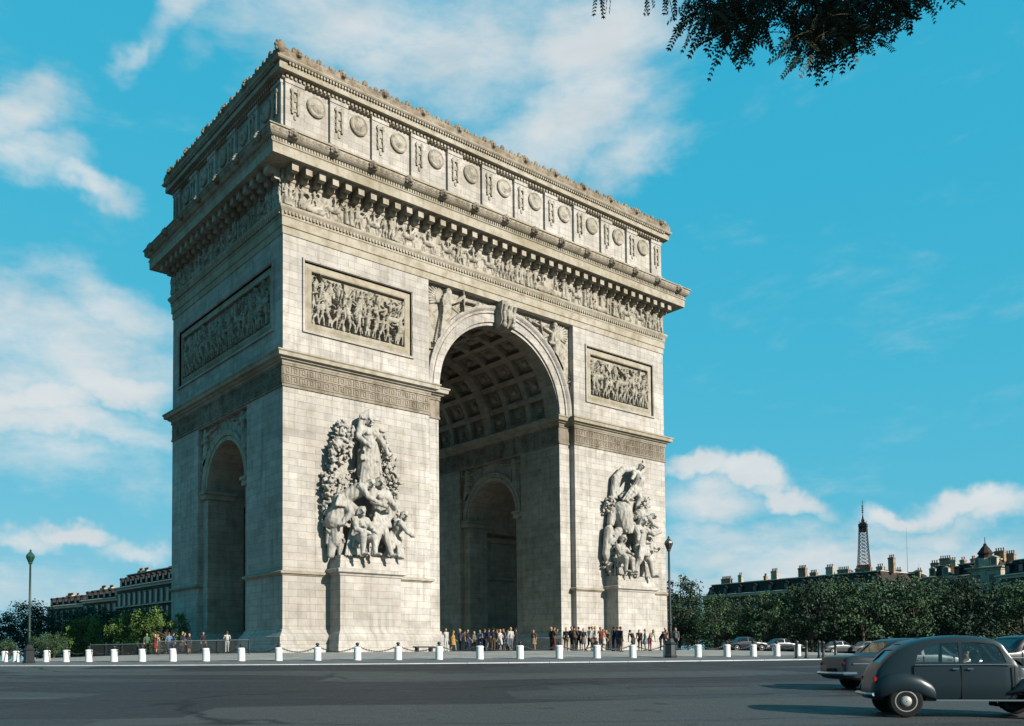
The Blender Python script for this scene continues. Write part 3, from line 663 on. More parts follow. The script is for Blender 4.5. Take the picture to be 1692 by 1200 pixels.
# ---------------------------------------------------------------- attic
TX, TY = AX-.12, AY-.12
part(MB().box(-TX, TX, -TY, TY, 36.5, 44.9), 'attic_wall', 'stone')
PW, NG = 1.60, 11; GW = (2*TX-12*PW)/11; GS = (2*TY-6*PW)/5
def pilaster(c, fn):
    """projecting panel with hanging trophies; fn(u along, z, d out)"""
    w = PW/2; b = MB()
    bx = lambda a, c_, z0, z1, d0, d1, bb=None: (bb or b).prism([(d0, z0), (d1, z0), (d1, z1), (d0, z1)], c+a, c+c_, lambda u, v, ww: fn(ww, v, u))
    bx(-w, w, 39.9, 43.9, -.1, .24); bx(-w-.05, w+.05, 39.7, 40.25, -.1, .33); bx(-w-.03, w+.03, 43.6, 43.9, -.1, .30)
    p = part(b, 'pilaster', 'stone'); q = MB()
    for s in (-1, 1):
        bx(s*.24-.08, s*.24+.08, 41.3, 43.3, .2, .40, q)
        for z in (41.5, 42.0, 42.45, 42.9): bx(s*.24-.13, s*.24+.13, z, z+.24, .2, .33, q)
    bx(-.4, .4, 43.0, 43.2, .2, .38, q)
    for z, r in ((42.6, .16), (41.8, .12), (41.2, .10)): bx(-r, r, z-.3, z, .2, .32, q)
    q.build('trophy', M['relief'], p)
def shield(c, fn, zc=42.72, r=.82):
    b = MB(); n = 24; prof = [(r, -.05), (r, .16), (r-.10, .24), (r-.2, .18), (r-.3, .17), (r-.5, .26), (.18, .33), (.02, .36)]
    vs = [fn(c+rr*math.cos(2*math.pi*j/n), zc+rr*math.sin(2*math.pi*j/n), d) for rr, d in prof for j in range(n)]
    fs = [(i*n+j, i*n+(j+1) % n, (i+1)*n+(j+1) % n, (i+1)*n+j) for i in range(len(prof)-1) for j in range(n)]+[tuple((len(prof)-1)*n+j for j in range(n))]
    b.add(vs, fs); o = part(b, 'shield', 'relief', smooth=False); return o
fF = lambda u, z, d: (u, -TY-d, z); fL = lambda u, z, d: (-TX-d, u, z)
fB = lambda u, z, d: (u, TY+d, z)
for k in range(12): pilaster(-TX+PW/2+k*(PW+GW), fF)
for k in range(11): shield(-TX+PW+GW/2+k*(PW+GW), fF)
for k in range(6): pilaster(-TY+PW/2+k*(PW+GS), fL)
for k in range(5): shield(-TY+PW+GS/2+k*(PW+GS), fL)
rt = [(-TX, -TY), (TX, -TY), (TX, TY), (-TX, TY)]
TOP = [(0, 43.88), (.20, 43.9), (.26, 43.96), (.26, 44.18), (.38, 44.22), (.70, 44.26), (.74, 44.24), (.76, 44.60), (.70, 44.63), (.70, 44.84), (.92, 44.88), (1.0, 44.98), (1.02, 45.06), (.9, 45.1), (.5, 45.14), (.48, 45.2), (0, 45.22)]
b = MB().sweep(rt, TOP, True)
for k in range(int(2*TX/.36)): b.box(-TX+k*.36, -TX+k*.36+.2, -TY-.42, -TY-.24, 43.94, 44.20)
for k in range(int(2*TY/.36)): b.box(-TX-.42, -TX-.24, -TY+k*.36, -TY+k*.36+.2, 43.94, 44.20)
for k in range(int(2*TX/.27)): b.box(-TX+k*.27, -TX+k*.27+.15, -TY-.90, -TY-.78, 44.66, 44.84)
for k in range(int(2*TY/.27)): b.box(-TX-.90, -TX-.78, -TY+k*.27, -TY+k*.27+.15, 44.66, 44.84)
part(b, 'attic_cornice')
part(MB().box(-TX+.1, TX-.1, -TY+.1, TY-.1, 44.9, 45.15), 'roof_terrace', 'weathered')
# cresting of palmettes between lion masks
off = .80
def crest(a, c, fn, n):
    b = MB(); g = random.Random(n)
    b.prism([(off-.14, 45.05), (off+.10, 45.05), (off+.10, 45.66), (off-.14, 45.66)], a, c, lambda u, v, w: fn(w, v, u))
    L = c-a
    for k in range(n*8):
        x = a+L*(k+.5)/(n*8); sc = (1.0, .72, 1.25, .72)[k % 4]*g.uniform(.92, 1.08)
        for da, hh in ((-.5, .24), (-.25, .36), (0, .44), (.25, .36), (.5, .24)):
            cc = fn(x+math.sin(da)*hh*sc, 45.62+math.cos(da)*hh*sc*.6, off-.02); b.blob(cc, .11*sc, .11*sc, .19*sc, 6, 4)
    return b
part(crest(-TX-off, TX+off, fF, 11), 'cresting', 'cresting'); part(crest(-TY-off, TY+off, fL, 5), 'cresting', 'cresting')
part(crest(-TX-off, TX+off, fB, 11), 'cresting', 'cresting')
def mask(c, fn, z, s, mt, name, d=off, par=None):
    b = MB()
    b.blob(fn(c, z+.42*s, d), .36*s, .32*s, .44*s); b.blob(fn(c, z+.30*s, d+.24*s), .20*s, .2*s, .17*s)
    for a in range(7):
        t = math.pi*(a/6*1.3-.15); b.blob(fn(c+math.cos(t)*.36*s, z+.44*s+math.sin(t)*.40*s, d-.02), .15*s, .15*s, .15*s, 6, 4)
    for q in (-1, 1): b.blob(fn(c+q*.13*s, z+.5*s, d+.28*s), .07*s, .07*s, .07*s, 6, 4)
    return part(b, name, mt, smooth=True)
for k in range(12): mask(-TX+PW/2+k*(PW+GW), fF, 45.28, .92, 'cresting', 'lion_mask')
for k in range(1, 6): mask(-TY+PW/2+k*(PW+GS), fL, 45.28, .92, 'cresting', 'lion_mask')
mask(-TX-off+.1, lambda u, z, d: (u, -TY-off, z), 45.25, 1.05, 'cresting', 'lion_mask')
for k in range(14): mask(-22.66+3.487*k, fF, 38.02, .85, 'weathered', 'lion_head', 2.3)
for k in range(7): mask(-11.3+3.767*k, fL, 38.02, .85, 'weathered', 'lion_head', 2.3)

# ---------------------------------------------------------------- pedestals
PED = [(0, 0), (.40, 0), (.40, .80), (.34, .86), (.30, 1.42), (.20, 1.62), (.08, 1.78), (0, 1.98), (0, 6.02), (.06, 6.04), (.10, 6.18), (.26, 6.26), (.32, 6.30), (.34, 6.54), (.28, 6.58), (.06, 6.62), (.02, 6.70), (.02, 6.95), (-.04, 7.0), (-.04, 7.28), (-.10, 7.34), (-.10, 7.6), (-.9, 7.62)]
for s in (-1, 1):
    for t in (-1, 1):
        x0, x1 = (s*15.66-2.78, s*15.66+2.78)
        p = [(x0, -AY+.3), (x0, -AY-1.62), (x1, -AY-1.62), (x1, -AY+.3)]
        if t > 0: p = [(x, -y) for x, y in p][::-1]
        b = MB().sweep(p, PED); b.box(x0+.3, x1-.3, min(-t*(-AY), -t*(-AY-1.3)) if t > 0 else -AY-1.4, max(AY, AY+1.3) if t > 0 else -AY, 7.0, 7.58)
        part(b, 'pedestal', 'stone')

# ---------------------------------------------------------------- the two colossal groups on the pedestals
def sculpt(name, cx, caps, seed, drapes=(), scatter=(), backs=()):
    """caps: (u0, w0, d0, u1, w1, d1, r0, r1): u across, w up from the pedestal, d out of the wall"""
    b = MB(); g = random.Random(seed); P = lambda u, w, d: Vector((cx+u, -AY-d*1.25, 7.55+w))
    for u0, w0, d0, u1, w1, d1, r0, r1 in caps: b.cap(P(u0, w0, d0), P(u1, w1, d1), r0, r1, 12)
    for u0, w0, d0, u1, w1, d1, wd, nf_ in drapes:      # folded cloth: a fan of thin ridges
        nf_ = int(nf_*1.3)
        for k in range(nf_):
            t = (k/(nf_-1)-.5)*2; b.cap(P(u0+t*wd*.45, w0, d0+.12*(1-t*t)), P(u1+t*wd, w1+g.uniform(-.1, .1), d1+.26*(1-t*t)), .065, .10, 8)
    for u, w, ru, rw, n, rad, d in scatter:             # leaves, wreaths, rocks
        for _ in range(int(n*2.6)):
            a = g.uniform(0, 6.28); q = math.sqrt(g.random()); c = P(u+math.cos(a)*q*ru, w+math.sin(a)*q*rw, g.uniform(.15, d*1.35)); e = g.uniform(0, 3.14); r = rad*.55*g.uniform(.6, 1.25)
            b.cap(c, c+Vector((math.cos(e)*r*1.6, g.uniform(-.2, .2), math.sin(e)*r*1.6)), r, r*.5, 8)
    for pts in backs:                                   # slabs of background stone behind the figures
        b.prism(pts, -.25, .03, lambda u, v, w: (cx+u, -AY-w, 7.55+v))
    me = voxel(b, .045, 1); me.materials.clear(); me.materials.append(M['group'])
    for p in me.polygons: p.use_smooth = True
    o = link(name, me, arch); o.matrix_parent_inverse = Matrix.Translation((0, 0, -.2)); return o
def man(u, w, d, h, pose, k=1.0):
    """figure capsules; pose: joint offsets in units of height"""
    q = h; J = {a: (u+b_[0]*q, w+b_[1]*q, d+b_[2]*q) for a, b_ in pose.items()}
    S = []
    def c(a, b_, r0, r1): S.append((*J[a], *J[b_], r0*q*k, r1*q*k))
    c('hip', 'chest', .082, .10); c('chest', 'neck', .10, .055); c('neck', 'head', .04, .045); S.append((*J['head'], J['head'][0], J['head'][1]+.03*q, J['head'][2], .062*q, .058*q))
    S.append((J['shl'][0], J['shl'][1], J['shl'][2], J['shr'][0], J['shr'][1], J['shr'][2], .055*q, .055*q))
    S.append((J['hip'][0]-.05*q, J['hip'][1], J['hip'][2], J['hip'][0]+.05*q, J['hip'][1], J['hip'][2], .075*q, .075*q))
    hx, hw_, hd_ = J['head']; S.append((hx-.01*q, hw_-.0*q, hd_+.055*q, hx-.01*q, hw_-.022*q, hd_+.078*q, .012*q, .016*q))     # nose
    S.append((hx-.03*q, hw_+.022*q, hd_+.05*q, hx+.03*q, hw_+.022*q, hd_+.05*q, .014*q, .014*q)); S.append((hx-.015*q, hw_-.05*q, hd_+.045*q, hx+.015*q, hw_-.05*q, hd_+.045*q, .016*q, .016*q))
    for kk in range(11):      # locks of hair
        a = kk*.571; S.append((hx+math.cos(a)*.05*q, hw_+.045*q+math.sin(a*1.7)*.02*q, hd_-.01*q+math.sin(a)*.04*q, hx+math.cos(a)*.075*q, hw_-.01*q+math.sin(a*1.7)*.03*q, hd_-.02*q+math.sin(a)*.04*q, .022*q, .012*q))
    for sg in (-1, 1): S.append((J['chest'][0]+sg*.035*q, J['chest'][1]+.03*q, J['chest'][2]+.07*q, J['chest'][0]+sg*.05*q, J['chest'][1]+.03*q, J['chest'][2]+.07*q, .034*q, .034*q))
    for kk in range(6):       # loincloth folds
        t = (kk/5-.5)*2; S.append((J['hip'][0]+t*.08*q, J['hip'][1]+.04*q, J['hip'][2]+.07*q, J['hip'][0]+t*.12*q-.03*q, J['hip'][1]-.12*q, J['hip'][2]+.10*q, .018*q, .026*q))
    for s in 'lr': c('sh'+s, 'el'+s, .048, .036); c('el'+s, 'ha'+s, .037, .026); c('hip', 'kn'+s, .075, .052); c('kn'+s, 'ft'+s, .050, .03); S.append((*J['ft'+s], J['ft'+s][0]+.03*q, J['ft'+s][1]-.01*q, J['ft'+s][2]+.08*q, .03*q, .022*q))
    return S
stand = dict(hip=(0, .50, 0), chest=(.01, .70, .02), neck=(.01, .82, .02), head=(.0, .90, .04), shl=(-.11, .79, .03), shr=(.11, .79, .03), ell=(-.14, .62, .12), hal=(.02, .60, .2), elr=(.15, .62, .12), har=(.08, .66, .24), knl=(-.05, .27, .08), ftl=(-.08, .02, .02), knr=(.06, .27, .08), ftr=(.07, .02, .06))
bend = dict(hip=(-.14, .42, .02), chest=(.08, .55, .12), neck=(.17, .62, .16), head=(.24, .64, .2), shl=(.06, .60, .2), shr=(.14, .62, .04), ell=(.14, .44, .26), hal=(.26, .38, .28), elr=(.26, .52, .1), har=(.34, .40, .14), knl=(-.06, .2, .14), ftl=(-.2, .02, .08), knr=(.08, .24, .1), ftr=(.1, .02, .12))
sit = dict(hip=(0, .26, 0), chest=(.02, .46, .04), neck=(.02, .57, .06), head=(-.02, .65, .12), shl=(-.1, .54, .06), shr=(.11, .54, .06), ell=(-.14, .38, .16), hal=(.0, .32, .26), elr=(.15, .38, .16), har=(.06, .36, .28), knl=(-.09, .27, .24), ftl=(-.08, .02, .22), knr=(.1, .26, .24), ftr=(.12, .02, .24))
armup = dict(stand, ell=(-.24, .82, .1), hal=(-.34, .95, .16), elr=(.22, .86, .08), har=(.28, 1.0, .1))
stride = dict(stand, hip=(0, .47, .02), knl=(-.14, .28, .12), ftl=(-.24, .04, .04), knr=(.14, .26, .1), ftr=(.2, .02, .1), ell=(-.2, .66, .14), hal=(-.3, .56, .2), elr=(.2, .7, .12), har=(.32, .74, .16))

C = []
# left: helmeted goddess above, men and a seated mother below, laurel and oak on both sides
C += man(.15, 5.4, .55, 6.0, dict(stand, ell=(-.2, .66, .1), hal=(-.1, .52, .2), elr=(.2, .64, .08), har=(.26, .5, .1), head=(.01, .9, .05)), 1.08)
C += [(.15, 11.15, .85, .35, 11.1, .95, .40, .33), (-.45, 11.0, .9, 1.05, 10.95, 1.1, .10, .07), (-.3, 11.1, .8, .9, 11.05, 1.0, .22, .1), (-.25, 11.35, .75, .2, 11.6, .85, .16, .2), (.2, 11.6, .85, .5, 11.3, .95, .2, .1), (-.35, 11.2, .7, -.5, 10.2, .6, .22, .2)]
C += [(.1, 9.0, .9, .1, 8.4, .9, .62, .5), (.1, 8.0, .7, .0, 6.6, .7, .75, .7), (.9, 9.2, .6, 1.25, 6.9, .5, .3, .32)]
C += man(-1.75, 2.2, .9, 5.2, bend, 1.15)
C += man(.75, .05, 1.15, 6.4, dict(stand, head=(-.02, .9, .06), ell=(-.16, .66, .1), hal=(-.02, .6, .18), elr=(.12, .6, .14), har=(.02, .62, .24), knl=(-.1, .27, .12), ftl=(-.14, .02, .08), knr=(.03, .27, .1), ftr=(.1, .02, .12)), 1.05)
C += man(-1.1, .0, 1.1, 5.2, sit, 1.15)
C += man(2.05, .0, .9, 4.7, dict(bend, head=(.12, .72, .22), hip=(.05, .42, 0)), 1.05)
C += [(-2.9, 2.7, .8, -2.3, 4.1, .9, .75, .65), (-2.7, 1.2, .7, -2.8, 2.9, .75, .5, .6), (-3.0, .1, .5, -2.9, 1.4, .6, .28, .4), (-2.3, .1, .7, -2.4, 1.5, .8, .25, .34), (-3.2, 3.4, .6, -3.3, 1.0, .45, .25, .12)]
C += [(2.0, 3.4, .7, 2.3, 4.2, .8, .5, .6), (1.6, 5.6, .6, 2.1, 4.4, .7, .35, .3), (2.1, .2, .6, 2.9, .15, .5, .3, .25), (1.6, 2.0, .5, 2.9, .3, .5, .2, .14), (2.9, 3.0, .6, 3.0, 1.0, .5, .35, .3)]
Dr = [(-1.0, 3.0, 1.0, -1.3, .1, 1.3, 1.0, 9), (.1, 8.2, .95, .2, 5.6, 1.0, 1.0, 9), (1.1, 9.3, .6, 1.35, 5.6, .6, .35, 4), (2.5, 2.2, .8, 2.6, .2, 1.0, .7, 6), (-.6, 6.3, .9, .9, 5.0, 1.25, .4, 5)]
Sc = [(-1.95, 9.3, .75, 1.25, 44, .26, .75), (-2.5, 7.9, .75, 1.1, 40, .26, .75), (-2.95, 5.6, .75, 1.4, 46, .25, .7), (-3.15, 3.2, .5, 1.5, 26, .22, .6), (1.55, 9.6, .55, .9, 26, .22, .6), (2.2, 8.0, .6, 1.3, 36, .22, .6), (2.65, 6.0, .6, 1.4, 34, .22, .6), (2.9, 3.9, .5, 1.2, 24, .24, .6), (0, 6.0, 2.2, 1.0, 20, .2, .8), (2.6, 1.2, .9, .9, 22, .22, .8), (-1, 1.2, 1.8, .8, 14, .2, .8)]
Bk = [[(-3.3, .0), (3.3, .0), (3.4, 3.0), (3.0, 7.0), (2.2, 9.6), (1.0, 10.6), (-1.2, 10.4), (-2.4, 9.4), (-3.0, 7.2), (-3.5, 4.0)]]
sculpt('sculpture_group', -15.66, C, 41, Dr, Sc, Bk)
# right: winged spirit over a striding man, old man, rider and fallen warriors
C = man(.9, 7.0, .8, 4.6, dict(stand, hip=(-.05, .45, 0), chest=(.02, .62, .06), head=(.06, .92, .1), ell=(-.22, .68, .1), hal=(-.34, .6, .14), elr=(.2, .9, .05), har=(.1, 1.05, .1), knl=(-.2, .3, .1), ftl=(-.36, .16, .06), knr=(-.02, .22, .1), ftr=(-.1, .04, .08)), 1.2)
C += [(.6, 11.0, .7, -.6, 10.9, .5, .3, .34), (-.6, 10.9, .5, -1.7, 9.9, .4, .34, .36), (-1.7, 9.9, .4, -2.2, 7.6, .35, .36, .22), (1.2, 10.8, .7, 2.1, 9.8, .5, .28, .34), (2.1, 9.8, .5, 2.3, 7.6, .4, .34, .24), (-1.2, 10.2, .45, -1.7, 8.0, .4, .3, .2), (1.7, 10.0, .5, 1.8, 8.0, .4, .28, .2)]
C += [(-1.3, 6.4, .7, -1.0, 5.2, .8, 1.15, .95), (-2.3, 6.5, .5, -2.6, 5.3, .5, .45, .4), (-.2, 7.4, .8, -.5, 6.2, .8, .4, .4)]
C += man(.55, .0, 1.15, 6.2, dict(stride, head=(.04, .9, .06)), 1.12)
C += man(1.3, 3.4, .7, 4.4, bend, 1.1)+man(-2.2, .3, .9, 4.8, dict(sit, head=(.04, .7, .1)), 1.2)+man(2.5, .1, .8, 4.4, stand, 1.1)+man(1.7, .0, .7, 4.0, stand, 1.1)
C += [(1.5, 6.4, .7, 2.4, 6.0, .7, .7, .6), (2.4, 6.0, .7, 3.0, 4.4, .8, .5, .3), (2.9, 4.4, .8, 3.4, 3.8, .8, .28, .18), (.4, 5.3, .9, 1.8, 5.0, .9, .35, .5), (-3.0, 4.6, .6, -3.4, 2.2, .5, .45, .35), (-3.3, 2.2, .5, -2.6, .3, .5, .4, .3), (-2.0, 4.4, .8, -3.0, 3.4, .7, .5, .45), (-2.9, 2.8, .6, -2.0, .6, .6, .3, .25), (-1.4, 3.6, .9, -1.2, .6, .8, .3, .3), (-.4, 4.6, 1.0, .6, 4.9, 1.1, .3, .25)]
Dr = [(-.9, 6.9, 1.2, -.8, 4.4, 1.2, .5, 6), (.4, 2.9, 1.2, -.1, .1, 1.2, .5, 5), (-2.3, 2.6, 1.0, -2.2, .2, 1.1, .7, 6), (.2, 9.2, 1.0, -.9, 7.6, .9, .4, 5)]
Sc = [(-2.6, 7.0, .6, .9, 24, .24, .6), (-2.2, 3.3, 1.0, 1.4, 34, .22, .8), (2.2, 7.6, .7, 1.2, 34, .24, .8), (1.2, 5.6, 1.3, .8, 26, .22, .9), (2.5, 2.4, .9, 1.8, 30, .22, .7), (-.3, 7.9, .9, .6, 20, .22, .8), (-2.8, 1.2, .7, 1.0, 22, .22, .7), (.9, 1.0, .8, .9, 12, .2, .6)]
Bk = [[(-3.1, .0), (3.2, .0), (3.3, 3.0), (3.0, 6.5), (2.2, 8.8), (1.4, 10.8), (-.6, 10.9), (-1.9, 9.8), (-2.5, 7.4), (-3.4, 4.6), (-3.5, 2.0)]]
sculpt('sculpture_group', 15.66, C, 42, Dr, Sc, Bk)
# ---------------------------------------------------------------- bollards and chains round the island
M['bollard'] = mat('white_painted_stone', rough=.7, build=varied((.40, .39, .37), (.54, .53, .50), 3, .2))
M['iron'] = mat('black_iron', (.018, .02, .02), .5, .3, .4)
M['green_iron'] = mat('green_painted_iron', (.010, .022, .015), .45, .2, .4)
RB = 39.5; A0, DA = -132.84, 3.27       # bearing of the first of the numbered posts and the step between them
def bollard_mesh():
    b = MB(); b.lathe([(.20, 0), (.215, .03), (.205, .08), (.20, .62), (.215, .66), (.215, .72), (.16, .76)], n=18); return b
first = thing('bollard', 'x', 'bollard', (0, 0, 0)); bollard_mesh().build('post', M['bollard'], first, smooth=False)
cb = MB(); cb.lathe([(.17, .75), (.12, .79), (.06, .80), (.06, .84), (.10, .88), (.105, .93), (.07, .98), (.01, 1.0)], n=12); cb.build('finial', M['iron'], first, smooth=True); remember(first)
chain_b = MB(); seg = 2*RB*math.sin(R_(DA)/2)
N = 30
for k in range(N):       # links, alternately flat and upright
    t0, t1 = k/N, (k+1)/N; f = lambda t: Vector((seg*t, 0, .80-1.15*t*(1-t)*1.1)); p, q = f(t0), f(t1); d = (q-p)*.62; c = (p+q)/2
    s = Vector((0, .026, 0)) if k % 2 else d.normalized().cross(Vector((0, 1, 0)))*.026
    chain_b.tube([c-d, c-d*.7+s, c+d*.7+s, c+d, c+d*.7-s, c-d*.7-s, c-d], .016, 5, False)
chain_me = chain_b.mesh('chain'); chain_me.materials.append(M['iron'])
ords = ['first', 'second', 'third', 'fourth', 'fifth', 'sixth', 'seventh', 'eighth', 'ninth', 'tenth', 'eleventh', 'twelfth', 'thirteenth', 'fourteenth', 'fifteenth', 'sixteenth', 'seventeenth', 'eighteenth', 'nineteenth', 'twentieth', 'twenty first', 'twenty second', 'twenty third', 'twenty fourth', 'twenty fifth', 'twenty sixth', 'twenty seventh', 'twenty eighth', 'twenty ninth', 'thirtieth', 'thirty first', 'thirty second', 'thirty third', 'thirty fourth', 'thirty fifth', 'thirty sixth']
def scrx(x, y, z=0):
    d = Vector((x-CAM[0], y-CAM[1], z)); return CX+F_PX*d.dot(cR)/d.dot(_f)
posts = []
for k in range(-16, 24):
    a = R_(A0-33.0+DA*k+.0); posts.append((RB*math.cos(a), RB*math.sin(a)))
posts = [p for p in posts if -60 < scrx(*p) < 1640]; posts.sort(key=lambda p: math.atan2(p[1], p[0]) % (2*math.pi)); posts.sort(key=lambda p: scrx(*p))
posts = [p for p in posts if (Vector(p)-Vector((CAM[0], CAM[1]))).length < 80]
posts.sort(key=lambda p: (math.degrees(math.atan2(p[1], p[0]))+360) % 360)
for i, p in enumerate(posts):
    z = gz(*p); u = scrx(*p)
    if abs(u-50) < 12: near = ' beside the left lamp post'
    else: near = ''
    lb = 'white bollard with black knob, %s from the left' % ords[i] if i < len(ords) else 'white bollard far along the chained row'
    o = first if i == 0 else dup(first, (0, 0, 0))
    o.location = (p[0], p[1], z-.01); o['label'] = lb+near; o['group'] = 'bollards round the island'
    if i+1 < len(posts):
        q = posts[i+1]; c = bpy.data.objects.new('chain', chain_me); COL.objects.link(c); c.location = (p[0], p[1], z)
        c.rotation_euler = (0, 0, math.atan2(q[1]-p[1], q[0]-p[0]))
        tag(c, 'black iron chain sagging between the %s and %s bollards from the left' % (ords[min(i, 35)], ords[min(i+1, 35)]), 'chain', 'chains slung between the bollards')

# ---------------------------------------------------------------- lamp posts
def lamp(x, y, H, label, mt, lantern):
    t = thing('street_lamp', label, 'street lamp', (x, y, gz(x, y)-.01), 0)
    b = MB(); b.lathe([(.34, 0), (.36, .12), (.31, .2), (.30, .75), (.34, .82), (.26, .9), (.2, 1.0), (.13, 1.12)], n=8); b.build('base', M['iron'], t)
    b = MB(); b.lathe([(.11, 1.1), (.09, 1.6), (.07, H*.5), (.055, H-.75)], n=12); b.lathe([(.13, 0), (.14, .06), (.1, .12)], (0, 0, 1.9), 12); b.build('pole', mt, t, smooth=True)
    b = MB(); b.lathe([(.07, H-.78), (.13, H-.72), (.10, H-.66), (.17, H-.52), (.24, H-.34), (.245, H-.30)], n=8); b.lathe([(.25, H-.3), (.22, H-.2), (.1, H-.06), (.05, H), (.07, H+.05), (.01, H+.14)], n=8)
    ln = b.build('lantern', lantern, t, smooth=False)
    b = MB()
    for j in range(8):
        a = 2*math.pi*(j+.5)/8; b.tube([(.11*math.cos(a), .11*math.sin(a), H-.66), (.245*math.cos(a), .245*math.sin(a), H-.32)], .016, 4)
    b.build('lantern_frame', mt, ln)
pl = bearing(49, 53.5); lamp(pl.x, pl.y, 6.75, 'slim green lamp post with green lantern near the left edge', M['green_iron'], mat('green_lantern_glass', (.012, .045, .028), .35, 0, .5))
pl = bearing(1107, 51.5); lamp(pl.x, pl.y, 6.95, 'tall black lamp post standing before the right pier of the arch', M['iron'], mat('dark_lantern_glass', (.05, .04, .035), .25, 0, .5))

# ---------------------------------------------------------------- railing by the left passage
def railing(u0, D0, u1, D1, label, dark):
    a, c = bearing(u0, D0), bearing(u1, D1); L = (c-a).length; t = thing('railing', label, 'railing', (a.x, a.y, gz(*a)), math.atan2(c.y-a.y, c.x-a.x))
    n = max(2, int(L/2.2)); H = 1.05
    for k in range(n+1): MB().lathe([(.04, 0), (.035, H+.05), (.05, H+.1), (.01, H+.16)], (L*k/n, 0, 0), 8).build('post', M['iron'], t)
    b = MB(); b.box(0, L, -.03, .03, H-.05, H); b.build('top_rail', M['steel'], t); b = MB(); b.box(0, L, -.02, .02, .1, .14)
    k = 0.0
    while k < L: b.tube([(k, 0, .1), (k, 0, H-.05)], .017, 5); k += .11
    b.build('balusters', M['iron'], t)
M['steel'] = mat('worn_handrail', (.30, .31, .31), .45, .4, .4)
railing(262, 66, 412, 62, 'dark iron railing with worn top rail before the left passage', True)
railing(150, 78, 258, 73, 'dark iron railing before the sunlit shrubs on the left', True)
railing(880, 70, 946, 68, 'short iron railing beside the right pier by the crowd', True)

# dark posts beyond the chain on the right
for i, (u, D, h_, lb) in enumerate([(1315, 50.5, 1.05, 'leftmost of five thin dark posts on the right kerb'), (1331, 50.8, 1.05, 'second thin dark post from the left on the right kerb'), (1352, 51.2, 1.05, 'middle one of five thin dark posts on the right kerb'), (1359, 52.0, 1.0, 'thin dark post close behind the middle one'), (1379, 51.6, 1.05, 'rightmost thin dark post, just left of the cars')]):
    p = bearing(u, D); o = MB().lathe([(.13, 0), (.13, .08), (.085, .12), (.075, h_-.2), (.10, h_-.16), (.10, h_-.1), (.06, h_-.04), (.01, h_)], (0, 0, 0), 10).build('kerb_post', M['iron'], smooth=True)
    o.location = (p.x, p.y, gz(*p)-.01); tag(o, lb, 'post', 'dark posts on the right kerb')
# stone bench at the foot of the left pier
p = bearing(700, 71); o = MB(); o.box(-.9, .9, -.25, .25, .35, .45); o.box(-.75, -.6, -.2, .2, 0, .36); o.box(.6, .75, -.2, .2, 0, .36)
q = o.build('bench', M['iron']); q.location = (p.x, p.y, gz(*p)); q.rotation_euler = (0, 0, 0); tag(q, 'low dark bench at the right foot of the left pier', 'bench')
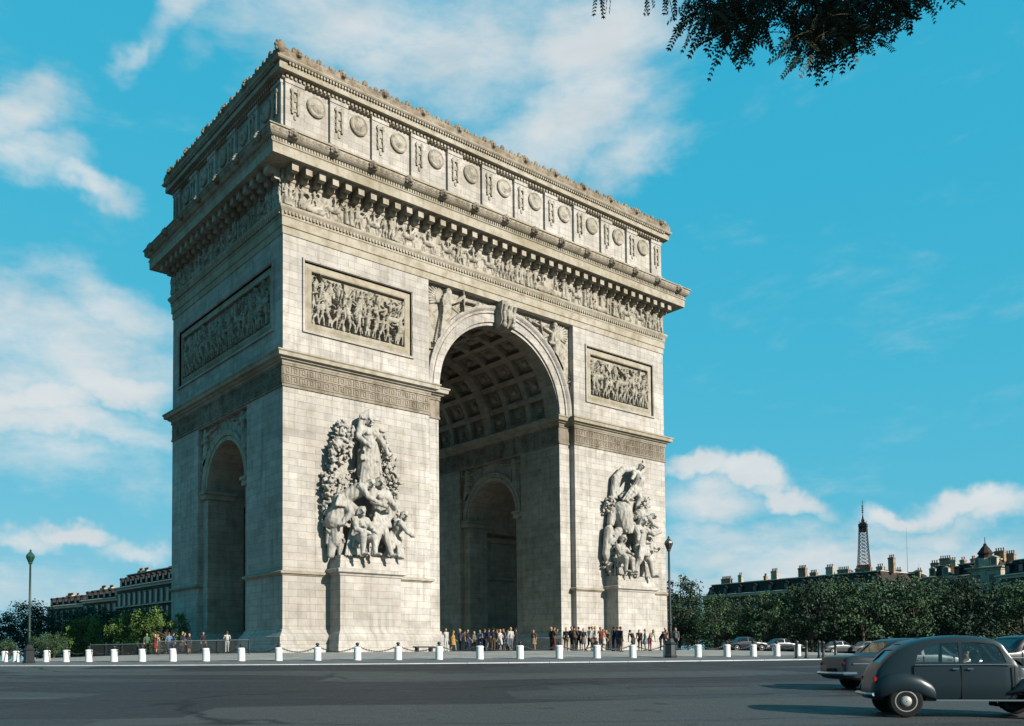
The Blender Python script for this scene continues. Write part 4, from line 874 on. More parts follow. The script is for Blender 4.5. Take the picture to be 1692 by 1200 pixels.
# ---------------------------------------------------------------- people
PM = {}
def pm(c):
    if c not in PM: PM[c] = mat('cloth_%d' % len(PM), c, .85)
    return PM[c]
SKIN = mat('skin', (.24, .14, .095), .6); SHOE = mat('dark_shoes', (.02, .018, .016), .5)
HAIRS = [mat('dark_hair', (.02, .014, .01), .7), mat('brown_hair', (.07, .035, .015), .7), mat('fair_hair', (.28, .18, .08), .7)]
def body_mesh(pose, skirt=False, h=1.7, seed=0):
    P = {k: Vector(v) for k, v in pose.items()}; b = MB(); q = h
    def c(a, d, r0, r1, n=8): b.cap(P[a]*q, P[d]*q, r0*q, r1*q, n)
    c('hip', 'chest', .072, .088); b.cap(P['shl']*q, P['shr']*q, .042*q, .042*q, 8); b.cap((P['hip']+Vector((-.04, 0, 0)))*q, (P['hip']+Vector((.04, 0, 0)))*q, .066*q, .066*q, 8)
    c('chest', 'neck', .08, .035); c('neck', 'head', .032, .035)
    hd = P['head']*q; b.blob(hd+Vector((0, .004, .005)), .047*q, .056*q, .066*q, 12, 8); b.blob(hd+Vector((0, -.055*q, -.012*q)), .010*q, .014*q, .014*q, 6, 4)   # head, nose
    b.blob(hd+Vector((0, -.02*q, -.045*q)), .03*q, .03*q, .022*q, 8, 5)
    for s in (-1, 1): b.blob(hd+Vector((s*.047*q, 0, -.005*q)), .008*q, .014*q, .018*q, 6, 4)
    for s in 'lr':
        c('sh'+s, 'el'+s, .034, .027); c('el'+s, 'ha'+s, .026, .017)
        d = (P['ha'+s]-P['el'+s]).normalized(); ha = P['ha'+s]*q; sd = d.cross(Vector((0, 1, 0))); sd = sd.normalized() if sd.length > .1 else Vector((1, 0, 0))
        b.cap(ha, ha+d*.045*q, .019*q, .02*q, 8)
        for k in range(4): st = ha+d*.05*q+Vector((0, (k-1.5)*.0105*q, 0)); b.cap(st, st+d*(.038-.004*abs(k-1.4))*q+sd*.006*q, .0062*q, .005*q, 6)
        b.cap(ha+d*.02*q+Vector((0, -.018*q, 0)), ha+d*.045*q+Vector((0, -.034*q, 0)), .007*q, .006*q, 6)
        if not skirt: c('hip' if False else 'hj'+s, 'kn'+s, .054, .036)
        else: c('hj'+s, 'kn'+s, .045, .034)
        c('kn'+s, 'ft'+s, .034, .021); b.cap(P['ft'+s]*q+Vector((0, .02, -.012*q)), P['ft'+s]*q+Vector((0, -.075*q, -.022*q)), .022*q, .019*q, 8)
    if skirt: b.lathe([(.075*q, .60*q), (.10*q, .50*q), (.125*q, .36*q), (.13*q, .31*q), (.10*q, .30*q)], (P['hip'].x*q, P['hip'].y*q, 0), 14)
    me = voxel(b, .016, 1)
    idx = []
    for p in me.polygons:
        z = p.center.z/q; x = p.center.x/q; y = p.center.y/q
        arm = min((Vector((x, y, z))-P['el'+s]-(P['ha'+s]-P['el'+s])*max(0, min(1.3, (Vector((x, y, z))-P['el'+s]).dot(P['ha'+s]-P['el'+s])/(P['ha'+s]-P['el'+s]).length_squared))).length for s in 'lr')
        hz_ = P['head'].z
        if z > hz_-.085: m = 0
        elif arm < .03 and seed % 2: m = 0
        elif min(min((Vector((x, y, z))-P['ha'+s]).length for s in 'lr'), 9) < .07 and arm < .04: m = 0
        elif skirt and .30 < z < .60: m = 2
        elif skirt and z < .31 and z > .04: m = 0
        elif z > P['hip'].z+.03: m = 1
        elif z > .05: m = 2
        else: m = 3
        idx.append(m)
    for m in (SKIN, SKIN, SKIN, SHOE): me.materials.append(m)
    me.polygons.foreach_set('material_index', idx)
    for p in me.polygons: p.use_smooth = True
    hb = MB(); hb.blob(hd+Vector((0, .014*q, .016*q)), .052*q, .056*q, .062*q, 10, 7)
    if skirt: hb.blob(hd+Vector((0, .035*q, -.03*q)), .045*q, .03*q, .055*q, 10, 6)
    hv = [v for v in hb.v]; hm = hb.mesh('hair')
    bm = bmesh.new(); bm.from_mesh(hm); bmesh.ops.delete(bm, geom=[v for v in bm.verts if v.co.y < hd.y-.028*q and v.co.z < hd.z+.03*q], context='VERTS'); bm.to_mesh(hm); bm.free()
    for p in hm.polygons: p.use_smooth = True
    return me, hm
p0 = dict(hip=(0, 0, .52), chest=(0, 0, .70), neck=(0, .005, .83), head=(0, -.01, .93), shl=(-.105, 0, .795), shr=(.105, 0, .795), ell=(-.135, .02, .63), hal=(-.13, -.03, .49), elr=(.135, .02, .63), har=(.13, -.03, .49),
          hjl=(-.05, 0, .50), hjr=(.05, 0, .50), knl=(-.055, -.015, .28), ftl=(-.06, .01, .045), knr=(.055, -.015, .28), ftr=(.06, .01, .045))
walk = dict(p0, knl=(-.05, -.10, .29), ftl=(-.05, -.13, .05), knr=(.05, .02, .275), ftr=(.05, .15, .07), ell=(-.14, .07, .64), hal=(-.13, .06, .51), elr=(.14, -.04, .63), har=(.12, -.14, .53))
hips = dict(p0, ell=(-.19, .04, .66), hal=(-.10, -.04, .56), elr=(.145, -.01, .63), har=(.10, -.13, .62))
point = dict(p0, ell=(-.2, -.06, .74), hal=(-.25, -.2, .80), elr=(.135, .02, .63), har=(.13, -.02, .49), head=(-.01, -.01, .93))
photo = dict(p0, ell=(-.15, -.07, .68), hal=(-.04, -.14, .84), elr=(.15, -.07, .68), har=(.04, -.14, .84))
ben = dict(p0, chest=(0, -.10, .67), neck=(0, -.19, .76), head=(0, -.25, .83), shl=(-.10, -.16, .74), shr=(.10, -.16, .74), ell=(-.12, -.19, .58), hal=(-.08, -.25, .45), elr=(.12, -.19, .58), har=(.08, -.25, .45))
VAR = []
for i, (ps, sk, hh) in enumerate([(p0, 0, 1.74), (walk, 0, 1.72), (hips, 0, 1.76), (point, 0, 1.7), (photo, 0, 1.73), (p0, 1, 1.62), (walk, 1, 1.6), (hips, 1, 1.63), (ben, 0, 1.7)]): VAR.append(body_mesh(ps, bool(sk), hh, i)+(hh,))
WH, CRM, BLK, NAV, BRN, GRY, RED, YEL, LBL, OLV, TAN = (.28, .27, .25), (.18, .16, .12), (.018, .018, .02), (.02, .03, .07), (.07, .045, .03), (.08, .08, .08), (.10, .02, .017), (.26, .14, .03), (.08, .12, .18), (.06, .07, .035), (.16, .11, .07)
def person(u, D, var, top, bot, label, rot=None, hair=0, group=None, extra=None):
    p = bearing(u, D); me, hm, hh = VAR[var]; m2 = me.copy(); m2.materials[1] = pm(top); m2.materials[2] = pm(bot)
    o = bpy.data.objects.new('person', m2); COL.objects.link(o); o.location = (p.x, p.y, gz(*p)-.005)
    o.rotation_euler = (0, 0, rot if rot is not None else random.Random(u).uniform(0, 6.28)); tag(o, label, 'person', group)
    h = bpy.data.objects.new('hair', hm.copy()); COL.objects.link(h); h.parent = o; h.data.materials.append(HAIRS[hair])
    if extra == 'bag': b = MB(); b.box(-.36, -.2, -.14, .1, .62, .86); b.build('bag', pm(BRN), o)
    return o
G1 = 'visitors in front of the great arch'; G2 = 'visitors by the right pier'; G3 = 'visitors behind the left railing'
CR = [
 (738, 66, 3, WH, WH, 'person in white with raised arm at the corner of the left pier', G1), (749, 65, 6, YEL, YEL, 'woman in a yellow orange dress beside the left pier', G1),
 (759, 67, 0, NAV, BLK, 'man in dark navy just right of the yellow dress', G1), (766, 70, 2, BRN, BLK, 'person in brown behind the third chain bay, in the shade', G1), (773, 68, 1, BLK, NAV, 'person in black walking, half way to the light blue top', G1),
 (783, 71, 5, GRY, BLK, 'woman in grey top deep in the shade', G1), (792, 67, 7, LBL, NAV, 'woman in a pale blue top above a bollard', G1), (802, 69, 0, BLK, BLK, 'dark dressed man just right of the pale blue top', G1),
 (808, 67, 1, NAV, GRY, 'man in navy stepping towards the passage', G1), (814, 66, 3, BLK, BRN, 'man in black pointing at the vault', G1), (820, 68, 0, BRN, BLK, 'man in brown jacket left of the white dress', G1),
 (827, 65, 7, WH, WH, 'woman in a white dress in the middle of the shaded crowd', G1), (832, 67, 0, GRY, GRY, 'grey suited man next to the white dress', G1), (838, 66, 6, LBL, LBL, 'woman in a light blue dress', G1),
 (845, 65, 0, WH, GRY, 'man in a white shirt and grey trousers at the end of the shaded crowd', G1), (853, 67, 2, BLK, BLK, 'dark figure with hand on hip right of the white shirt', G1),
 (881, 68, 5, BRN, TAN, 'lone woman in brown before the small inner arch', G1), (909, 66, 0, BLK, BLK, 'dark dressed man standing alone at the right jamb', G1), (916, 66, 4, BRN, RED, 'person taking a picture by the right jamb', G1),
 (935, 65, 0, BLK, BRN, 'man in black left of the tall dark pair', G2), (943, 63, 0, BLK, BLK, 'taller dark suited man of a pair by the pier edge', G2), (950, 63, 2, BRN, BLK, 'brown jacketed man of the pair by the pier edge', G2), (956, 64, 1, NAV, BLK, 'man in navy right of the pair', G2),
 (963, 64, 5, BLK, GRY, 'woman in a black top and grey skirt', G2), (972, 62, 1, WH, BLK, 'man in a white shirt and black trousers walking left', G2), (979, 65, 0, CRM, NAV, 'man in a cream shirt above the middle bollard', G2), (983, 63, 2, WH, BRN, 'white shirted man with hand on hip', G2),
 (991, 64, 3, RED, BLK, 'man in dark red with arm out', G2), (998, 65, 6, TAN, WH, 'woman in tan top and white skirt', G2), (1004, 66, 8, BRN, BLK, 'person bending over near the pedestal shadow', G2), (1013, 62, 0, BLK, BLK, 'dark man left of the three at the pedestal', G2),
 (1019, 62, 2, NAV, NAV, 'man in navy blue, middle of the three at the pedestal', G2), (1026, 61, 0, BLK, BRN, 'dark man, right of the three at the pedestal', G2), (1046, 64, 8, BLK, BRN, 'stooping dark figure at the right end of the crowd', G2), (1056, 65, 8, BRN, BLK, 'stooping figure in brown below the right group', G2),
 (1067, 66, 5, WH, LBL, 'woman in white top below the right group', G2), (1073, 65, 8, CRM, RED, 'stooping figure in cream by the pedestal', G2), (1090, 64, 8, BLK, BLK, 'stooping dark figure just left of the black lamp post', G2), (1097, 65, 1, BRN, BLK, 'walking figure in brown behind the black lamp post', G2), (1117, 66, 0, GRY, BLK, 'grey figure just right of the black lamp post', G2),
 (243, 72, 0, (.04, .08, .055), BLK, 'man in a dull green jacket at the left end behind the railing', G3), (256, 71, 5, RED, RED, 'woman in red behind the railing', G3), (262, 72, 7, CRM, BRN, 'pale woman next to the one in red', G3), (280, 70, 1, LBL, NAV, 'man in a light blue shirt behind the railing', G3),
 (286, 72, 0, NAV, NAV, 'man in navy beside the light blue shirt', G3), (300, 70, 2, BLK, BLK, 'dark man left of a dark trio behind the railing', G3), (306, 71, 0, NAV, BLK, 'navy coated man in the dark trio behind the railing', G3), (313, 70, 5, BLK, BLK, 'woman in black in the dark trio behind the railing', G3), (335, 70, 0, BLK, BLK, 'lone dark figure under the far jamb of the left passage', G3), (377, 69, 4, WH, WH, 'person in white alone before the dark left passage', G3)]
for i, (u, D, v, a, c, lb, gp) in enumerate(CR): person(u+((i*37) % 7-3)*.5, D+((i*53) % 9-4)*.35, v, a, c, lb, None, i % 3 if i % 4 else 0, gp, 'bag' if i % 7 == 3 else None)
# ---------------------------------------------------------------- trees and shrubs round the place
def leaf_mat(name, c1, c2, c3):
    def f(T, b):
        co = T.add('ShaderNodeTexCoord').outputs['Object']; geo = T.add('ShaderNodeNewGeometry'); r = geo.outputs['Random Per Island']
        c = T.mix(T.ramp(T.noise(co, .45, 3, .6), [(.38, 0.0), (.62, 1.0)]), c1, c2); c = T.mix(T.ramp(r, [(.55, 0.0), (1.0, .8)]), c, c3)
        T.link(c, b.inputs['Base Color'])
    return mat(name, c1, .7, 0, .2, f)
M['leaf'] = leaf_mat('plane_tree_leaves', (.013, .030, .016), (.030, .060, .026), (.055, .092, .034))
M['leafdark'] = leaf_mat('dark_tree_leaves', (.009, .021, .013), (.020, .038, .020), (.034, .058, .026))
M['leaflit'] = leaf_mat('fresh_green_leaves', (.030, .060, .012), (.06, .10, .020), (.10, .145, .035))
M['bark'] = mat('bark', rough=.95, build=varied((.03, .025, .02), (.08, .065, .05), 4, .4))
def tree_meshes(seed, H, Rr, nclump, nleaf, ls, bush=False):
    g = random.Random(seed); tb = MB(); lb = MB(); th = H*(.28 if not bush else .1)
    top = Vector((g.uniform(-.3, .3), g.uniform(-.3, .3), H*.62)); tb.tube([(0, 0, -.1), (0, 0, .2), (top.x*.3, top.y*.3, th), (top.x*.7, top.y*.7, H*.45), top], [.26, .2, .17, .12, .05], 8)
    cl = []
    for k in range(nclump):
        for _ in range(50):
            p = Vector((g.uniform(-1, 1), g.uniform(-1, 1), g.uniform(-1, 1)))
            if .28 < p.length < 1: break
        p = Vector((p.x*Rr, p.y*Rr, H*.55+p.z*H*.44 if not bush else H*.5+p.z*H*.46)); r = g.uniform(.5, 1.15)*Rr*.30
        cl.append((p, r))
    for k, (p, r) in enumerate(cl):
        if k % 5 == 0:
            st = Vector((top.x*.5, top.y*.5, max(th, p.z*.55))); m = (st+p)/2+Vector((0, 0, -.2)); tb.tube([st, m, p], [.09, .06, .025], 5)
        for _ in range(nleaf):
            d = Vector((g.gauss(0, 1), g.gauss(0, 1), g.gauss(0, .75))).normalized()*r*(g.random()**.45); c = p+d
            n = (d.normalized()+Vector((g.gauss(0, .6), g.gauss(0, .6), g.gauss(.4, .6)))).normalized(); a = n.orthogonal().normalized(); a = Matrix.Rotation(g.uniform(0, 6.28), 3, n) @ a; b_ = n.cross(a); s = ls*g.uniform(.6, 1.3)
            lb.add([c-a*s, c+b_*s*.55-a*.1*s, c+a*s, c-b_*s*.55], [(0, 1, 2, 3)])
    return tb.mesh('trunk'), lb.mesh('crown')
TV = [tree_meshes(100+i, 10.5, 3.6+.3*i % 1, 78, 72, .175) for i in range(5)]
BV = [tree_meshes(200+i, 5.2, 2.7, 54, 85, .115, True) for i in range(3)]
TREES = []
def tree(u, D, h, label, cat, mt, variants, group, i, sx=1.0):
    p = bearing(u, D); tm, cm = variants[i % len(variants)]; base = 10.5 if variants is TV else 5.2
    t = thing('tree' if cat == 'tree' else 'shrub', label, cat, (p.x, p.y, gz(*p)), (i*2.399) % 6.28, group); t.scale = (h/base*sx, h/base*sx, h/base)
    key = (i % len(variants), mt, cat)
    if key not in tree.c:
        a, b = tm.copy(), cm.copy(); a.materials.append(M['bark']); b.materials.append(M[mt]); tree.c[key] = (a, b)
    a, b = tree.c[key]; link('trunk', a, t); link('crown', b, t); return t
tree.c = {}
gR, gB, gL = 'trees in the front row beyond the place on the right', 'trees in the rear row on the right', 'dark trees on the left'
fr = [(1122, 118, 10.6), (1148, 126, 9.0), (1185, 112, 7.6), (1225, 118, 8.6), (1262, 110, 8.2), (1300, 116, 9.2), (1340, 108, 9.4), (1382, 112, 10.2), (1425, 106, 10.6), (1470, 112, 10.8), (1512, 106, 9.8), (1556, 112, 10.4), (1600, 106, 9.8), (1645, 110, 10.4), (1692, 104, 10.2)]
wh = ['just right of the black lamp post', 'in the gap left of the long slate roof', 'below the left end of the long slate roof', 'below the first chimneys of the slate roof', 'second past the slate roof corner', 'below the middle of the slate roof', 'left of the distant iron tower', 'a little left of the distant iron tower', 'straight below the distant iron tower', 'just right of the distant iron tower', 'below the thin radio mast', 'below the pale apartment blocks', 'left of the turreted house', 'below the turreted house', 'at the right edge of the view']
for i, (u, D, h) in enumerate(fr): tree(u, D, h, 'leafy green front row tree '+wh[i], 'tree', 'leaf' if i % 3 else 'leafdark', TV, gR, i)
bk = [1108, 1136, 1205, 1245, 1285, 1322, 1362, 1405, 1447, 1492, 1535, 1580, 1625, 1668, 1710]
wb = ['behind the black lamp post', 'between the black lamp post and the slate roof', 'under the slate roof near its left end', 'under the second tall chimney', 'under the third tall chimney', 'under the fourth tall chimney', 'under the fifth tall chimney', 'left of the far iron tower base', 'under the thin brick chimney', 'left of the radio mast foot', 'in front of the low yellow wall', 'in front of the pale blocks', 'in front of the turret', 'right of the turret', 'at the far right edge']
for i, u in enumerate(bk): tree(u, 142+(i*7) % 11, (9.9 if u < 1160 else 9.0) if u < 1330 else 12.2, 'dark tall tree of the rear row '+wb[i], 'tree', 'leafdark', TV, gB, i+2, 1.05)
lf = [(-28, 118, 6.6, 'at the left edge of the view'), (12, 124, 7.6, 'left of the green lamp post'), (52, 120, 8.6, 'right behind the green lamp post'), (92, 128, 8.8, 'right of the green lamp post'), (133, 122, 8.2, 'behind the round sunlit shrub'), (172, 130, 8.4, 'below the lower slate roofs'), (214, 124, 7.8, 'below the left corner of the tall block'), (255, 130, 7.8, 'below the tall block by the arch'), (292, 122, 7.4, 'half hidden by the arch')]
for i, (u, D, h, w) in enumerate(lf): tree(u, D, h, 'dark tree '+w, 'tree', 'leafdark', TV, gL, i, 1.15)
sh = [(134, 88, 4.3, 'round bright green shrub, largest of the sunlit ones'), (178, 86, 4.1, 'bright green shrub with a broad top, second of the sunlit row'), (216, 82, 4.3, 'tall sunlit shrub in the middle of the row'), (246, 79, 4.4, 'tallest sunlit shrub, left of the arch'), (274, 75.5, 4.1, 'sunlit shrub touching the outline of the arch'), (90, 82, 2.6, 'low dull green shrub right of the green lamp post'), (66, 84, 2.3, 'small low shrub behind the green lamp post'), (14, 88, 2.3, 'low shrub at the left edge of the view')]
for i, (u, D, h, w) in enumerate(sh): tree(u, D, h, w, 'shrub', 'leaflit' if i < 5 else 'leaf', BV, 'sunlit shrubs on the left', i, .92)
hb = MB()

# ---------------------------------------------------------------- houses round the place
M['sooty'] = mat('sooty_facade', rough=.9, build=stone((.095, .068, .05), (.17, .13, .095), False, .8, .3, streak=.6))
M['pale'] = mat('pale_house_stone', rough=.9, build=stone((.50, .43, .30), (.68, .60, .44), False, .5, .3))
M['slate'] = mat('slate_roof', rough=.75, build=varied((.020, .015, .014), (.042, .032, .028), 1.5, .3))
M['zinc'] = mat('zinc_roof_edge', rough=.6, build=varied((.30, .28, .22), (.45, .42, .33), 1.5, .2))
M['brick'] = mat('chimney_brick', rough=.9, build=varied((.12, .07, .045), (.26, .18, .12), 1.2, .3))
M['pane'] = mat('dark_window_glass', (.015, .018, .022), .15, 0, .5)
M['terracotta'] = mat('chimney_pots', (.14, .06, .035), .8)
def house(a, c, label, H0, Hc, Hr, wallm='sooty', depth=13, bay=2.9, chim=(), floors=4, group=None, cname='apartment building', dorm=True, hip=2.0):
    """a, c: ends of the facade seen from the place, left to right; local x along it, y away from the viewer"""
    L = (c-a).length; t = thing('apartment_building', label, 'building', (a.x, a.y, 0), math.atan2(c.y-a.y, c.x-a.x), group)
    MB().box(0, L, 0, depth, H0, Hc-.3).build('wall', M[wallm], t)
    path = [(0, 0), (L, 0), (L, depth), (0, depth)]
    MB().sweep(path, [(0, Hc-.7), (.15, Hc-.65), (.2, Hc-.3), (.6, Hc-.2), (.65, Hc), (.3, Hc+.1), (-.3, Hc+.12)], True).build('cornice', M['zinc' if wallm == 'sooty' else 'pale'], t)
    rb = MB(); i = .45; j = hip*.55; vs = [(i, i, Hc), (L-i, i, Hc), (L-i, depth-i, Hc), (i, depth-i, Hc), (i+j, i+1.0, Hr), (L-i-j, i+1.0, Hr), (L-i-j, depth-i-1.0, Hr), (i+j, depth-i-1.0, Hr)]
    vs += [(i+j+2, depth/2, Hr+.7), (L-i-j-2, depth/2, Hr+.7)]
    rb.add(vs, [(0, 1, 5, 4), (1, 2, 6, 5), (2, 3, 7, 6), (3, 0, 4, 7), (4, 5, 9, 8), (5, 6, 9), (6, 7, 8, 9), (7, 4, 8)]); rf = rb.build('roof', M['slate'], t)
    MB().sweep([(i+j, i+1), (L-i-j, i+1), (L-i-j, depth-i-1), (i+j, depth-i-1)], [(0, Hr-.06), (.22, Hr-.04), (.24, Hr+.12), (-.1, Hr+.16)], True).build('roof_edge', M['zinc'], rf)
    nb_ = max(1, int(L/bay)); fh = (Hc-.9-H0-3.6)/floors
    cnt = 0
    for k in range(nb_):
        x = (k+.5)*L/nb_
        for f in range(floors):
            z = H0+3.8+f*fh
            if z+fh*.75 < 3.0 or cnt > 62: continue
            cnt += 1; w = .62; b = MB()
            b.box(x-w-.16, x-w, -.10, .02, z, z+fh*.74); b.box(x+w, x+w+.16, -.10, .02, z, z+fh*.74); b.box(x-w-.16, x+w+.16, -.14, .02, z+fh*.74, z+fh*.74+.2); b.box(x-w-.3, x+w+.3, -.30, .02, z-.14, z)
            fr_ = b.build('window', M['pale' if (k*3+f) % 3 == 0 else wallm], t); MB().box(x-w, x+w, -.035, .03, z+.002, z+fh*.738).build('pane', M['pane'], fr_)
        if dorm and k < 30:
            b = MB(); b.box(x-.65, x+.65, .35, 1.5, Hc+.25, Hc+1.75); b.prism([(-.8, 1.75), (.8, 1.75), (0, 2.15)], .2, 1.6, lambda u, v, w_: (x+u, w_, Hc+v)); d = b.build('dormer', M['slate' if wallm == 'sooty' else wallm], t); MB().box(x-.42, x+.42, .31, .36, Hc+.4, Hc+1.6).build('pane', M['pane'], d)
    if floors > 1:
        for zz in (H0+3.5+fh, H0+3.5+fh*3):
            if zz > 2 and zz < Hc-1: MB().sweep([(0, 0), (L, 0)], [(0, zz-.1), (.5, zz-.05), (.5, zz+.1), (0, zz+.12)]).build('balcony', M['zinc' if wallm == 'sooty' else 'pale'], t)
    for (x, y, w, h, m_) in chim:
        b = MB(); z0 = Hr-.4; z1 = Hr+h; b.box(x-w/2, x+w/2, y-.4, y+.4, z0, z1); b.box(x-w/2-.1, x+w/2+.1, y-.5, y+.5, z1-.35, z1-.15); ch = b.build('chimney', M[m_], rf)
        b = MB(); n = max(2, int(w/.38))
        for q in range(n): b.lathe([(.13, z1-.05), (.11, z1+.3), (.14, z1+.55), (.09, z1+.6)], (x-w/2+(q+.5)*w/n, y, 0), 8)
        b.build('chimney_pots', M['terracotta'], ch)
    remember(t); return t
A = lambda u, D: bearing(u, D)
def along(a, c, u, L):      # local x of photo column u on the facade
    lo, hi = 0.0, 1.0
    for _ in range(40):
        m = (lo+hi)/2; p = a+(c-a)*m
        if scrx(p.x, p.y) < u: lo = m
        else: hi = m
    return (c-a).length*lo
a, c = A(1163, 223), A(1462, 184)
ch = [(along(a, c, u, 0), 3.0+(i % 3), w, h, m_) for i, (u, w, h, m_) in enumerate([(1190, 2.8, 1.5, 'brick'), (1209, 1.0, 2.2, 'pale'), (1246, .6, 1.5, 'brick'), (1270, 1.6, 2.3, 'pale'), (1312, 1.9, 2.5, 'brick'), (1326, 1.6, 1.3, 'brick'), (1362, 1.7, 2.0, 'pale'), (1380, 2.6, 1.3, 'brick'), (1402, 1.6, 1.3, 'brick'), (1422, 2.2, 1.2, 'brick'), (1441, 1.4, 1.2, 'pale'), (1456, 1.2, 3.0, 'brick')])]
house(a, c, 'long low mansion with dark slate mansard and pale cornice left of the distant iron tower', -3.6, 14.1, 16.75, chim=ch, floors=3, bay=4.2)
a, c = A(1466, 205), A(1534, 200)
house(a, c, 'low house with yellow wall and flat slate roof under the radio mast', -3.6, 16.2, 17.6, 'pale', 10, 3.2, [(2.0, 3, 1.4, 1.2, 'brick'), (6.5, 3, 1.0, .8, 'brick')], 4)
a, c = A(1531, 192), A(1574, 188)
house(a, c, 'pale apartment block with tall dark chimneys between mast and turret', -3.6, 15.8, 18.2, 'pale', 10, 2.6, [(1.2, 2, 1.4, .8, 'brick'), (3.4, 2, 2.2, 1.6, 'brick'), (4.9, 2, 1.3, 1.1, 'pale')], 5, hip=1.0)
a, c = A(1572, 186), A(1612, 181)
house(a, c, 'apartment building with grey balcony front left of the turreted house', -3.6, 15.4, 17.9, 'sooty', 10, 2.2, [(1.6, 2, 1.0, 1.0, 'brick'), (3.9, 2, .8, 1.0, 'brick')], 5, hip=1.0)
a, c = A(1604, 172), A(1656, 167); tt = house(a, c, 'turreted house with sunlit side wall and spiky roof near the right edge', -3.2, 15.8, 17.2, 'pale', 9, 2.2, [(4.6, 2.4, 1.8, 1.7, 'brick'), (5.7, 4, 1.6, 1.2, 'brick'), (.9, 3, 1.0, 1.3, 'brick')], 5, hip=.6)
b = MB(); b.lathe([(1.15, 0), (1.15, 18.3), (1.35, 18.4), (1.35, 18.7), (1.25, 18.75), (.7, 19.6), (.35, 20.0), (.25, 20.4), (.08, 20.5), (.05, 21.6), (.01, 21.7)], (2.6, 1.0, 0), 10); b.build('turret', M['slate'], tt)
b = MB(); b.lathe([(1.2, -3), (1.2, 17.6)], (2.6, 1.0, 0), 10); b.build('turret_wall', M['pale'], tt)
a, c = A(1654, 158), A(1745, 146)
house(a, c, 'dark building with high slate roof at the right edge', -3.0, 13.2, 15.7, 'sooty', 12, 2.8, [(5, 4, 1.6, .8, 'brick')], 4)
a, c = A(193, 193), A(345, 160)
ch = [(3.2, 4, 1.8, 1.1, 'brick'), (6.2, 4, 2.2, 1.0, 'pale'), (10, 5, 1.5, .5, 'brick'), (16, 5, 1.6, .6, 'brick')]
house(a, c, 'tall sooty mansion with slate mansard and white window frames left of the arch', -3.0, 14.9, 17.6, chim=ch, floors=4, bay=2.6, hip=3.2)
a, c = A(137, 207), A(194, 195)
house(a, c, 'lower sooty house with pale chimneys joining the tall mansion', -3.2, 13.1, 15.3, chim=[(2, 4, 2.2, .9, 'pale'), (6, 4, 1.8, .8, 'pale')], floors=4, bay=2.8)
a, c = A(78, 222), A(138, 209)
house(a, c, 'farthest sooty house on the left with a pale chimney over dark trees', -3.2, 12.6, 14.7, chim=[(4, 4, 3.0, .8, 'pale'), (8, 4, 1.2, .6, 'brick')], floors=4, bay=2.8)
p = A(1502, 206); o = MB().tube([(0, 0, 0), (0, 0, 11.6)], [.09, .035], 6).build('radio_mast', M['steel']); o.location = (p.x, p.y, 17.0); tag(o, 'tall thin radio mast on the low roofs right of the iron tower', 'mast')
p = A(1521, 205); o = MB().tube([(0, 0, 0), (0, 0, 3.0)], [.06, .03], 6).build('aerial', M['steel']); o.location = (p.x, p.y, 17.2); tag(o, 'short aerial on the low roofs beside the radio mast', 'aerial')

# ---------------------------------------------------------------- iron tower far behind
p = A(1430, 1740); tw = thing('lattice_tower', 'distant iron lattice tower rising over the slate roofs and trees', 'tower', (p.x, p.y, -30), R_(17))
M['towiron'] = mat('brown_grey_ironwork', rough=.7, build=varied((.025, .023, .024), (.04, .037, .036), .05, 0))
HW = [(0, 62), (30, 46), (57, 34), (85, 26), (116, 20), (150, 14.5), (196, 10.6), (235, 8.2), (274, 6.6)]
def hw(z):
    for (a_, x), (b_, y) in zip(HW, HW[1:]):
        if z <= b_: return x+(y-x)*(z-a_)/(b_-a_)
    return 6.6
lev = [0, 14, 28, 42, 57, 72, 86, 100, 116, 126, 136, 146, 156, 165, 174, 182, 190, 196, 204, 211, 218, 225, 232, 239, 246, 252, 258, 264, 269, 274]
b = MB(); legs = MB(); st = lambda m_, p0, p1, r: m_.tube([p0, p1], r, 4, False)
for z0, z1 in zip(lev, lev[1:]):
    a0, a1 = hw(z0), hw(z1); m_ = legs if z0 < 116 else b; w0 = (15 if z0 < 57 else 11)*(1-z0/240); w1 = (15 if z0 < 57 else 11)*(1-z1/240); rr = .9 if z0 < 116 else .40
    for sx, sy in ((-1, -1), (1, -1), (1, 1), (-1, 1)):
        if z0 < 116:
            C0 = [(sx*a0, sy*a0), (sx*(a0-w0), sy*a0), (sx*(a0-w0), sy*(a0-w0)), (sx*a0, sy*(a0-w0))]; C1 = [(sx*a1, sy*a1), (sx*(a1-w1), sy*a1), (sx*(a1-w1), sy*(a1-w1)), (sx*a1, sy*(a1-w1))]
            for j in range(4):
                st(m_, (*C0[j], z0), (*C1[j], z1), rr); st(m_, (*C0[j], z0), (*C1[(j+1) % 4], z1), .45); st(m_, (*C0[(j+1) % 4], z0), (*C1[j], z1), .45); st(m_, (*C1[j], z1), (*C1[(j+1) % 4], z1), .45)
        else: st(m_, (sx*a0, sy*a0, z0), (sx*a1, sy*a1, z1), rr*1.1)
    if z0 >= 116:
        for (x0, y0), (x1, y1) in (((-1, -1), (1, -1)), ((1, -1), (1, 1)), ((1, 1), (-1, 1)), ((-1, 1), (-1, -1))):
            for f0, f1 in ((0, .5), (.5, 1)):
                P0 = lambda f, aa, z: ((x0+(x1-x0)*f)*aa, (y0+(y1-y0)*f)*aa, z)
                st(b, P0(f0, a0, z0), P0(f1, a1, z1), .27); st(b, P0(f1, a0, z0), P0(f0, a1, z1), .27)
            st(b, (x0*a1, y0*a1, z1), (x1*a1, y1*a1, z1), .3)
            st(b, ((x0+x1)/2*a0, (y0+y1)/2*a0, z0), ((x0+x1)/2*a1, (y0+y1)/2*a1, z1), .3)
legs.build('legs', M['towiron'], tw); b.build('shaft', M['towiron'], tw)
